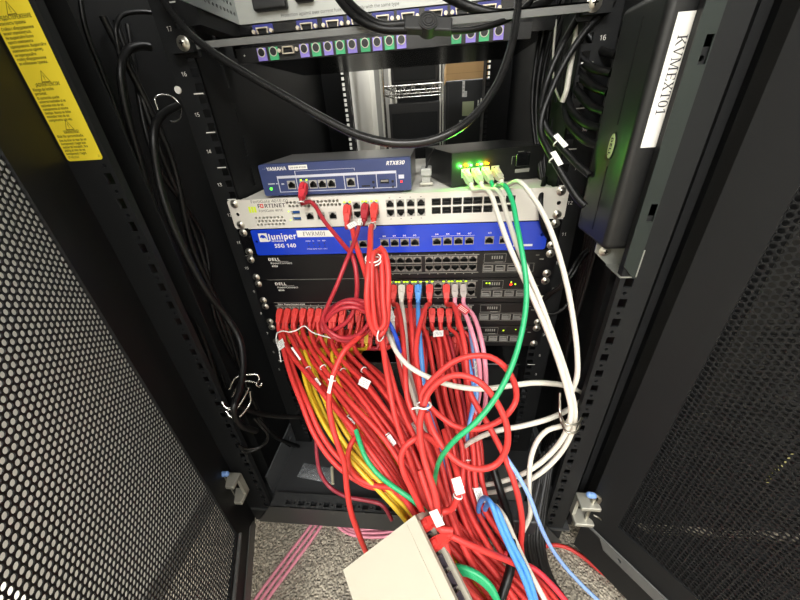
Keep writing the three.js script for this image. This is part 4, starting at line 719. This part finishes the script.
// --- big red loops on the right
cable(redPVC, 0.0032, px(423, 406, .345, 421, 396, .345, 437, 375, .34, 455, 361, .335, 472, 356, .33, 490, 357, .33, 505, 367, .33, 515, 385, .335, 516, 400, .34, 510, 411, .34, 499, 421, .345, 477, 429, .35, 455, 426, .355, 440, 416, .36, 430, 407, .36), { label: 'red cable forming the upper big loop right of the bundle' });
cable(redPVC, 0.0033, px(424, 405, .335, 428, 394, .335, 440, 381, .33, 457, 375, .325, 478, 381, .32, 496, 401, .32, 507, 427, .32, 506, 450, .325, 495, 465, .33, 477, 469, .33, 458, 462, .335, 443, 447, .34, 432, 428, .345, 427, 412, .345), { label: 'red cable forming the lower big loop right of the bundle' });
{ const t = thing('cable_tie', 'white twist tie where the big red loops meet the bundle', 'cable tie', D(424, 405, .338).toArray()); const g = new THREE.TorusGeometry(0.0072, 0.0011, 6, 24); g.rotateX(Math.PI / 2 - 0.3); part('loop', g, tagPaper, t); part('twist', tube([V(-0.006, 0, 0.004), V(-0.010, 0.0015, 0.006), V(-0.012, 0.0005, 0.006)], 0.0011, 8), tagPaper, t); }
// red sticker on the pink cable, white string and paper tag on the left plugs, adapter among the low cables
{ const p = D(463, 309, .465), t = thing('cable_label', 'small red printed label wrapped on a pink cable', 'label', p.toArray()), g = bx(0.019, 0.009, 0.0008); g.rotateZ(-0.7); part('strip', g, mat('red_label', 0xc23238, 0.5), t); const g2 = merge([-1, 0, 1].map(k => bx(0.014, 0.0011, 0.0003, 0, k * 0.0024, 0.0006))); g2.rotateZ(-0.7); part('print', g2, mat('pale_print', 0xdfc3c0, 0.6), t); }
{ const a = px(277, 333, .545, 283, 331, .535, 290, 332, .53, 297, 330, .53, 304, 326, .525, 312, 332, .515, 320, 335, .51, 331, 338, .50), b = a[0], t = thing('tie_string', 'thin white string tied across the left red cables', 'string', b.toArray()); part('strand', tube(a.map(p => p.clone().sub(b)), 0.0011, 60, 6), tagPaper, t); part('strand', tube(px(277, 333, .545, 276, 340, .535, 279, 350, .525, 281, 362, .515).map(p => p.clone().sub(b)), 0.0010, 24, 6), tagPaper, t); }
{ const p = D(293, 356, .475), t = thing('paper_tag', 'oval cream paper tag hanging on the leftmost red cables', 'tag', p.toArray()), s = new THREE.Shape(); s.absellipse(0, 0, 0.0115, 0.0062, 0, 6.2832); const g = slab(s, 0, 0.0008); g.rotateZ(-0.95); g.rotateX(-0.5); part('card', g, mat('cream_paper', 0xd8d2c2, 0.7), t); const h = slab(rectShape(-0.011, 0.011, 0.005, 0.0075), 0.0002, 0.0012); h.rotateZ(-0.95); h.rotateX(-0.5); part('edge_strip', h, tagPaper, t); }
{ const p = D(514, 522, .47), t = thing('power_adapter', 'dark grey adapter with a white edge behind the blue cables', 'adapter', p.toArray()); part('body', rbx(0.05, 0.062, 0.03, 0.003), mat('dark_grey_plastic', 0x333436, 0.45), t); part('edge_strip', rbx(0.054, 0.006, 0.032, 0.001, 0, -0.033, 0.002), tagPaper, t); part('socket', cyl(0.003, 0.003, 0.002, 10, 0.008, 0.006, 0.0152, 'z'), rubberBlack, t); }
// two cables into the cream switch
const beigePoint = (x, y, z) => { const zd = new THREE.Vector3().crossVectors(bL, bN), s = Math.sign(zd.dot(bS)); return BC0.clone().addScaledVector(bL, x).addScaledVector(bN, y).addScaledVector(zd, s * z); };
const plugDir = bS.clone().negate().multiplyScalar(0.45).addScaledVector(D(437, 516, .345).sub(D(413, 531, .345)).normalize(), 0.6).normalize();
{ const p = beigePoint(0.012, -0.013, 0.009); cable(redPVC, R, [p.clone().addScaledVector(plugDir, 0.022), p.clone().addScaledVector(plugDir, 0.032).add(V(0, 0.003, 0)), ...px(450, 510, .355, 457, 499, .35, 459, 484, .35, 456, 469, .36, 450, 452, .38, 444, 430, .40)], { label: 'red cable plugged into the cream switch nearest its corner', plugs: [[p, plugDir, 'boot', redBoot]], tags: [[0.45, 0.016, 0.010, 0.3]], ties: [0.35] }); }
{ const p = beigePoint(0.031, -0.013, 0.009); cable(redPVC, R, [p.clone().addScaledVector(plugDir, 0.022), p.clone().addScaledVector(plugDir, 0.030).add(V(0, 0.004, 0)), ...px(438, 528, .34, 438, 512, .338, 434, 490, .338, 428, 472, .34, 423, 455, .342, 420, 435, .343, 420, 420, .343, 423, 407, .343)], { label: 'red cable from the cream switch up to the white tie', plugs: [[p, plugDir, 'boot', redBoot]], tags: [[0.27, 0.018, 0.009, 0.5]], ties: [0.25] }); }
// single reds that stand out
cable(redPVC, R, px(372, 325, .44, 358, 338, .42, 345, 350, .405, 335, 370, .40, 330, 390, .40, 329, 405, .40, 332, 424, .40, 337, 442, .40, 344, 462, .405, 347, 490, .41, 351, 512, .415, 358, 532, .43, 368, 556, .46, 380, 575, .50), { label: 'red cable hanging apart over the base lip to the carpet', tags: [[0.22, 0.022, 0.004]] });
cable(redPVC, R, px(357, 434, .44, 350, 446, .43, 348, 462, .43, 355, 476, .43, 372, 485, .43, 395, 489, .42, 420, 510, .41), { label: 'red cable bent in a hook at the bottom left of the bundle' });
for (let k = 0; k < 2; k++) cable(redPVC, R, px(279 + 3 * k, 330, .56, 284 + 4 * k, 352, .52 + .01 * k, 291 + 5 * k, 376, .49 + .01 * k, 301 + 6 * k, 402, .47, 313 + 7 * k, 432, .455, 329 + 7 * k, 457 - 2 * k, .45, 347 + 5 * k, 474 - 5 * k, .445, 368 + 2 * k, 486 - 7 * k, .44, 392, 491 - 8 * k, .43, 418, 508 - 8 * k, .42, 440, 545, .41), { label: 'red cable along the left edge of the bundle, sagging under the yellow ones', group: 'red cables along the left edge of the bundle', tags: k === 0 ? [[0.10, 0.020, 0.010]] : [] });
cable(mat('maroon_cable_jacket', 0x8e2a38, 0.42), 0.0030, px(316, 440, .50, 317, 456, .50, 320, 472, .50, 329, 486, .50, 345, 496, .49, 364, 500, .485, 382, 505, .48, 392, 520, .48), { label: 'maroon cable sagging over the base lip' });
cable(redPVC, R, px(438, 446, .37, 425, 435, .365, 413, 440, .36, 404, 448, .36, 401, 459, .36, 404, 473, .36, 410, 486, .362, 418, 502, .365, 430, 530, .375, 445, 560, .38), { label: 'red cable arched in a small loop in the middle of the bundle' });
cable(redPVC, R, px(420, 470, .36, 432, 505, .35, 443, 530, .345, 460, 540, .342, 478, 548, .342, 492, 554, .345, 505, 559, .355, 520, 566, .37), { label: 'red cable crossing the bundle to the right below the paper tags' });
cable(redPVC, R, px(434, 500, .37, 444, 535, .355, 450, 560, .35, 462, 582, .345, 480, 602, .34, 500, 622, .34), { label: 'red cable running along the port side of the cream switch' });
// --- green
const boxPort = (i) => boxLocal(0.0205 + 0.0152 * i, 0.0185, 0.001);
const boxDir = V(0, -0.5, 0.86).applyAxisAngle(V(0, 1, 0), BOXA);
cable(greenPVC, 0.0028, fromPort(boxPort(2), px(505, 186, .38, 512, 200, .365, 517, 225, .35, 522, 252, .34, 526, 280, .335, 526, 305, .33, 521, 336, .325, 511, 368, .32, 494, 400, .315, 475, 423, .315, 456, 439, .32, 442, 456, .34, 436, 472, .37, 434, 492, .40), boxDir), { label: 'green cable falling from the black box across the right side to the bundle', plugs: [[boxPort(2), boxDir, 'clear', clearPlug]], tags: [[0.075, 0.017, 0.008]] });
cable(greenPVC, 0.0031, px(356, 430, .42, 360, 443, .41, 367, 460, .40, 380, 476, .395, 397, 489, .385, 414, 501, .38, 428, 516, .378, 434, 535, .38, 436, 562, .385, 445, 600, .39), { label: 'green cable sloping across the red bundle towards the cream switch' });
for (let k = 0; k < 3; k++) cable(greenPVC, 0.0035, px(446, 580 - 5 * k, .37, 454, 573 - 3 * k, .36, 466, 573 - 2 * k, .355, 480, 580 - 2 * k, .35, 492, 592 - 2 * k, .345, 500, 608, .34, 506, 625, .34), { label: 'green cable coiled under the red cables beside the cream switch', group: 'green coil strands' });
// --- white cables from the black box
const wl = 'white cable falling from the black box to the hook on the right post';
cable(whitePVC, 0.0030, fromPort(boxPort(0), px(489, 192, .40, 498, 215, .375, 508, 243, .355, 520, 270, .345, 532, 296, .34, 546, 328, .345, 558, 360, .35, 567, 390, .355, 571, 412, .36, 566, 432, .37, 552, 452, .385, 530, 470, .40, 500, 482, .43, 470, 487, .46), boxDir), { label: wl, group: 'pair of white cables from the black box', plugs: [[boxPort(0), boxDir, 'clear', clearPlug]] });
cable(whitePVC, 0.0030, fromPort(boxPort(1), px(499, 192, .40, 507, 215, .38, 516, 243, .36, 527, 270, .35, 539, 298, .35, 551, 330, .355, 562, 360, .36, 571, 390, .365, 575, 412, .37, 571, 434, .38, 558, 456, .395, 536, 476, .41, 505, 490, .44, 474, 494, .47), boxDir), { label: wl, group: 'pair of white cables from the black box', plugs: [[boxPort(1), boxDir, 'clear', clearPlug]] });
cable(whitePVC, 0.0030, fromPort(boxPort(3), px(520, 182, .40, 535, 200, .385, 548, 224, .37, 559, 255, .365, 568, 290, .365, 574, 325, .37, 577, 352, .375, 577, 376, .38, 571, 396, .39, 572, 414, .385, 566, 424, .38, 548, 430, .385, 538, 440, .39, 531, 458, .395, 529, 488, .40, 530, 515, .41, 522, 533, .42), boxDir), { label: 'white cable arching out to the right of the others from the black box', plugs: [[boxPort(3), boxDir, 'clear', clearPlug]] });
cable(whitePVC, 0.0032, px(386, 322, .45, 390, 338, .43, 398, 354, .41, 410, 367, .395, 428, 377, .385, 450, 385, .375, 480, 389, .37, 508, 386, .37, 532, 383, .375, 556, 384, .395, 572, 388, .43, 584, 394, .50), { label: 'white cable running level across the bundle to the right post' });
cable(whitePVC, 0.0032, px(586, 398, .50, 575, 405, .44, 562, 413, .405, 545, 420, .395, 522, 426, .40, 496, 431, .41, 474, 440, .43, 462, 448, .45), { label: 'white cable running behind the big red loops to the hook' });
cable(whitePVC, 0.0033, px(388, 300, .50, 392, 318, .47, 395, 340, .45, 404, 366, .44, 414, 398, .44, 424, 430, .44), { label: 'white cable beside the red hank running down into the bundle', tags: [[0.2, 0.018, 0.006]] });
// --- blue
cable(deepBlue, 0.0030, px(386, 318, .43, 392, 328, .42, 397, 340, .425, 400, 352, .44), { label: 'short deep blue cable beside the red hank' });
cable(paleBlue, 0.0026, px(500, 446, .40, 508, 460, .385, 519, 477, .38, 530, 498, .38, 538, 520, .385, 548, 542, .40, 562, 563, .42, 580, 583, .43, 604, 606, .44, 640, 640, .45), { label: 'pale blue cable slanting down to the carpet at the right' });
for (let k = 0; k < 2; k++) cable(bluePVC, 0.0031, px(479 + 4 * k, 520, .44, 479 + 6 * k, 506 + 3 * k, .41, 484 + 5 * k, 498 + 6 * k, .39, 491 + 6 * k, 503 + 6 * k, .37, 498 + 6 * k, 522 + 3 * k, .365, 508 + 5 * k, 545, .36, 519 + 6 * k, 568, .355, 528 + 5 * k, 590, .35, 534 + 4 * k, 612, .35), { label: 'blue cable arching at the right edge of the bundle and running down', group: 'blue cables at the right edge of the bundle' });
cable(whitePVC, 0.0031, px(496, 506, .40, 504, 516, .385, 514, 538, .38, 524, 560, .375, 534, 580, .37, 548, 606, .365), { label: 'white cable running down beside the two blue ones' });
for (let k = 0; k < 2; k++) cable(k ? paleBlue : bluePVC, 0.0028, px(462 + 8 * k, 330, .49, 466 + 7 * k, 350, .47, 471 + 5 * k, 372, .46, 474 + 3 * k, 395, .45, 470, 420, .45, 466, 450, .45), { label: k ? 'pale blue cable behind the pink ones' : 'blue cable behind the pink ones', tags: k ? [[0.35, 0.022, 0.005]] : [] });
// --- pink on the carpet
const floorPts = (r, ...a) => { const o = []; for (let i = 0; i < a.length; i += 2) o.push(Yp(a[i], a[i + 1], r)); return o; };
for (let k = 0; k < 3; k++) cable(pinkPVC, 0.0031, floorPts(0.0033, 318 + 5 * k, 515, 306 + 5.5 * k, 532, 292 + 6 * k, 550, 277 + 6 * k, 570, 262 + 6 * k, 590, 245 + 6 * k, 615), { label: 'pink cable lying on the carpet below the base lip', group: 'pink cables on the carpet' });
for (let k = 0; k < 3; k++) cable(pinkPVC, 0.0031, floorPts(0.0033 + 0.0001 * k, 332 + 5 * k, 515, 338 + 4 * k, 526 - k, 350 + 2 * k, 534 - 2 * k, 368, 537 - 4 * k, 388, 536 - 4 * k, 410, 530 - 4 * k), { label: 'pink cable curled on the carpet behind the cream switch', group: 'pink cables curled on the carpet' });
cable(redPVC, 0.0036, floorPts(0.0036, 545, 546, 556, 545, 570, 549, 584, 558, 600, 571, 620, 584, 648, 598, 690, 612), { label: 'red cable lying along the foot of the right door' });
cable(mat('bright_red_cable', 0xe23a48, 0.4), 0.0034, px(505, 553, .41, 520, 562, .40, 536, 570, .395, 552, 585, .39, 570, 606, .385), { label: 'red cable slipping under the blue ones at the lower right' });
// --- black cables low on the right
for (let k = 0; k < 9; k++) cable(rubberBlack, 0.0036 + 0.0006 * (k % 3), px(556 - 3 * k, 440 + 3 * k, .50, 549 - 2 * k, 480, .48, 544 - 2.5 * k, 515, .465, 543 - 3 * k, 545, .455, 550 - 3 * k, 575, .45, 570 - 4 * k, 606, .445, 590 - 4 * k, 630, .44), { label: 'black power cable running down inside the right post', category: 'cable', name: 'power_cable', group: 'black cables inside the right post' });
cable(rubberBlack, 0.0050, px(494, 470, .43, 500, 490, .42, 508, 515, .40, 512, 540, .38, 512, 560, .37, 508, 578, .36, 502, 596, .355, 496, 615, .35), { label: 'thick black cable crossing the red bundle near the blue cables', name: 'power_cable' });
cable(rubberBlack, 0.0030, px(464, 452, .47, 478, 436, .46, 492, 432, .47, 505, 436, .49), { label: 'thin black cable behind the big red loops', name: 'power_cable' });
for (let k = 0; k < 2; k++) cable(rubberBlack, 0.0026, px(590 + 4 * k, 248, .46, 579 + 4 * k, 258, .45, 569 + 4 * k, 274, .45, 560 + 3 * k, 286, .46, 546 + 3 * k, 296, .48, 540, 306 + 3 * k, .50, 552, 314, .49, 566, 306, .48, 572, 290, .48), { label: 'thin black cable looped beside the right rail', name: 'power_cable', group: 'thin black loops beside the right rail' });
for (let k = 0; k < 6; k++) cable(rubberBlack, 0.0034, [V(0.283 - 0.003 * k, Y0 + 0.62, -0.03 + 0.016 * k), V(0.287 - 0.003 * k, Y0 + 0.45, -0.02 + 0.014 * k), V(0.283 - 0.004 * k, Y0 + 0.3, -0.01 + 0.014 * k), V(0.286 - 0.003 * k, Y0 + 0.12, 0.01 + 0.013 * k), V(0.28 - 0.004 * k, Y0 - 0.01, 0.02 + 0.012 * k)], { label: 'black cable hanging along the right side panel', name: 'power_cable', group: 'black cables along the right side panel' });
// --- black cables on the left
cable(rubberBlack, 0.0046, [Xp(178, 106, -.262), Xp(166, 112, -.264), Xp(156, 124, -.264), Xp(154, 142, -.264), Xp(158, 175, -.266), Xp(168, 212, -.262), Xp(184, 250, -.255), Xp(206, 290, -.245), Xp(226, 316, -.235), Xp(239, 338, -.222), Xp(243, 360, -.212), Xp(241, 385, -.205), Xp(234, 408, -.20), Xp(240, 424, -.21), Xp(256, 431, -.22)], { label: 'thick black cable from the small wire clip down to the chrome hooks', name: 'power_cable' });
cable(rubberBlack, 0.0042, [Xp(150, 47, -.275), Xp(140, 46, -.278), Xp(127, 51, -.28), Xp(121, 68, -.28), Xp(124, 100, -.284), Xp(137, 150, -.288), Xp(155, 210, -.29), Xp(180, 280, -.288), Xp(204, 340, -.285), Xp(222, 395, -.28), Xp(240, 440, -.275)], { label: 'thick black cable bent over at the top left inside the rack', name: 'power_cable' });
cable(rubberBlack, 0.0022, [Xp(160, 14, -.27), Xp(140, 12, -.275), Xp(121, 16, -.28), Xp(116, 28, -.28), Xp(118, 46, -.282), Xp(122, 70, -.286), Xp(130, 110, -.29)], { label: 'thin black cable hooked at the top left inside the rack', name: 'power_cable' });
cable(rubberBlack, 0.0024, [Xp(79, -10, -.285), Xp(86, 30, -.287), Xp(102, 72, -.288), Xp(122, 125, -.29), Xp(142, 182, -.29), Xp(162, 232, -.29), Xp(190, 296, -.288), Xp(214, 352, -.285), Xp(226, 388, -.28)], { label: 'thin black wire slanting down behind the left post', name: 'power_cable' });
for (let k = 0; k < 3; k++) cable(rubberBlack, 0.0030 + 0.0005 * (k % 3), [V(-0.298 + 0.003 * k, Y0 + 0.74, 0.0 + 0.02 * k), V(-0.290 + 0.002 * k, Y0 + 0.6, 0.05 - 0.012 * k), V(-0.296 + 0.003 * k, Y0 + 0.48, 0.01 + 0.018 * k), V(-0.288 + 0.003 * k, Y0 + 0.36, 0.06 - 0.006 * k), V(-0.286 + 0.006 * k, Y0 + 0.2, 0.05 + 0.009 * k), V(-0.28 + 0.008 * k, Y0 + 0.08, 0.05 + 0.006 * k), V(-0.26 + 0.01 * k, Y0 + 0.0, 0.03)], { label: 'black cable hanging inside the left side panel', name: 'power_cable', group: 'black cables inside the left side panel' });
cable(rubberBlack, 0.0042, px(238, 405, .50, 254, 412, .52, 276, 416, .55, 300, 417, .58), { label: 'black cable running level from the chrome hooks into the rack', name: 'power_cable' });
for (let k = 0; k < 2; k++) cable(rubberBlack, 0.0022, px(258 - 4 * k, 418, .50, 268, 432 + 4 * k, .52, 262, 446, .53, 246, 452 - 3 * k, .52, 238, 444, .51), { label: 'thin black wire coiled near the rack floor at the left', name: 'power_cable', group: 'thin wires near the rack floor' });
// --- big black arc across the top
cable(mat('glossy_black_cable', 0x1a1a1a, 0.27), 0.0042, px(155, -12, .36, 172, 12, .355, 190, 34, .35, 215, 54, .345, 250, 76, .34, 290, 99, .335, 325, 119, .33, 358, 135, .325, 392, 143, .32, 425, 142, .32, 452, 132, .32, 476, 114, .325, 496, 86, .33, 509, 54, .335, 516, 22, .34, 519, -8, .345), { label: 'long black cable hanging in a wide arc across the rack opening', name: 'power_cable' });
{ // moulded splitter on a thick cable
  const d = .34, a = D(404, 25, d), b = D(452, 27, d), mid = a.clone().add(b).multiplyScalar(0.5), t = thing('cable_splitter', 'black moulded cable splitter with a round ridged centre', 'cable splitter', mid.toArray());
  const dir = b.clone().sub(a), L = dir.length(), x = dir.normalize(), n = facing.clone().addScaledVector(x, -facing.dot(x)).normalize(), y = new THREE.Vector3().crossVectors(n, x);
  t.quaternion.setFromRotationMatrix(new THREE.Matrix4().makeBasis(x, y, n));
  part('body', rbx(L, 0.0150, 0.009, 0.002, 0, 0, 0), mat('matte_black_rubber', 0x232323, 0.55), t);
  part('disc', merge([cyl(0.0102, 0.0105, 0.012, 28, 0.0, 0.001, 0, 'z')]), M.matte_black_rubber, t);
  part('ridge', merge([0.0085, 0.0060, 0.0035].map(r => { const g = new THREE.TorusGeometry(r, 0.0007, 6, 28); g.translate(0, 0.001, 0.0062); return g; })), M.matte_black_rubber, t);
}
for (let k = 0; k < 2; k++) cable(rubberBlack, 0.0040, px(330 + 9 * k, -14, .36, 344 + 7 * k, 6 - 2 * k, .352, 360 + 6 * k, 20 - 3 * k, .346, 382, 29 - 4 * k, .342, 408, 30 - 6 * k, .34), { label: 'black cable running into the left end of the cable splitter', name: 'power_cable', group: 'black cables into the splitter' });
cable(rubberBlack, 0.0030, px(450, 31, .34, 470, 30, .342, 492, 25, .345, 512, 17, .35, 528, 4, .355, 540, -12, .36), { label: 'black cable leaving the right end of the cable splitter', name: 'power_cable' });
cable(rubberBlack, 0.0050, px(430, -14, .37, 450, -2, .365, 472, 8, .36, 497, 14, .36, 520, 12, .36, 545, 2, .365, 560, -12, .37), { label: 'thick black cable sagging at the top beside the splitter', name: 'power_cable' });
// --- black bundle at the upper right, feeding the console extender
cable(rubberBlack, 0.0038, px(632, -14, .34, 608, 8, .345, 585, 32, .35, 565, 62, .36, 549, 96, .37, 541, 120, .375, 541, 134, .375, 547, 148, .37, 556, 164, .365, 568, 184, .36, 578, 199, .355, 585, 206, .352), { label: 'black cable with a white tag bending back to the foot of the extender', name: 'video_cable', tags: [[0.77, 0.018, 0.006]] });
cable(rubberBlack, 0.0038, px(600, -14, .36, 580, 14, .365, 560, 50, .37, 546, 84, .38, 541, 110, .38, 545, 126, .38, 556, 141, .375, 567, 153, .37, 579, 166, .362, 590, 175, .355), { label: 'black cable with a white tag ending higher on the extender', name: 'video_cable', tags: [[0.78, 0.019, 0.006]] });
[[587, 30, 593, 43, 604, 52, 616, 55], [574, 46, 582, 60, 595, 69, 611, 73], [573, 62, 583, 78, 596, 88, 608, 92], [572, 80, 582, 97, 594, 108, 605, 111], [568, 100, 577, 117, 590, 126, 602, 128], [566, 116, 576, 132, 588, 142, 599, 145]].forEach((a, i) => cable(rubberBlack, 0.0044, px(600 - 6 * i, -14, .41, 584 - 3 * i, 8 + 5 * i, .40, a[0], a[1], .39, a[2], a[3], .375, a[4], a[5], .36, a[6], a[7], .35), { label: 'thick black video cable curving into the side of the console extender', name: 'video_cable', group: 'video cables of the console extender' }));
for (let k = 0; k < 5; k++) cable(rubberBlack, 0.0030 + 0.0005 * (k % 2), px(590 - 8 * k, -14, .44, 572 - 7 * k, 20, .45, 556 - 5 * k, 60, .46, 548 - 4 * k, 110, .47, 546 - 2 * k, 160, .48, 556 - 2 * k, 220, .49, 560, 262, .50), { label: 'black cable hanging behind the right rail', name: 'power_cable', group: 'black cables hanging behind the right rail' });
cable(rubberBlack, 0.0050, px(585, -14, .37, 598, -4, .37, 610, 10, .368, 618, 24, .365, 624, 40, .36), { label: 'thick black cable bending over the top of the extender', name: 'video_cable' });
cable(greyPVC, 0.0030, px(584, 2, .372, 579, 20, .37, 574, 46, .37, 569, 74, .37, 566, 92, .373, 562, 102, .38), { label: 'pale grey cable between the black video cables', name: 'video_cable' });
cable(greyPVC, 0.0014, px(556, 20, .42, 553, 60, .42, 555, 88, .42, 560, 100, .42), { label: 'thin grey wire behind the black video cables', name: 'video_cable' });
cable(rubberBlack, 0.0034, px(545, 178, .45, 541, 196, .44, 541, 212, .44, 543, 226, .45, 550, 240, .47), { label: 'short black cable hanging beside the right ear of the firewall', name: 'power_cable' });
// grey plug of the lead behind the small router
{ const p = V(0.052, TOP12 + 0.02, -0.05), t = thing('lead_plug', 'pale grey plug with a thin black lead behind the navy router', 'plug', p.toArray()); part('shell', rbx(0.016, 0.011, 0.03, 0.002), mat('pale_grey_plastic', 0xa8a8a2, 0.4), t); part('lead', tube([V(0, 0.004, 0.012), V(0.004, 0.016, 0.004), V(0.012, 0.026, -0.02), V(0.01, 0.02, -0.06)], 0.0018, 16), rubberBlack, t); part('latch', rbx(0.02, 0.004, 0.012, 0.001, 0, -0.016, 0.01), zinc, t); part('support', b2(-0.006, 0.006, -0.02, -0.0055, -0.012, 0.012), mat('pale_grey_plastic', 0xa8a8a2, 0.4), t); }

for (const o of scene.children) dress(o);
renderer.render(scene, camera);
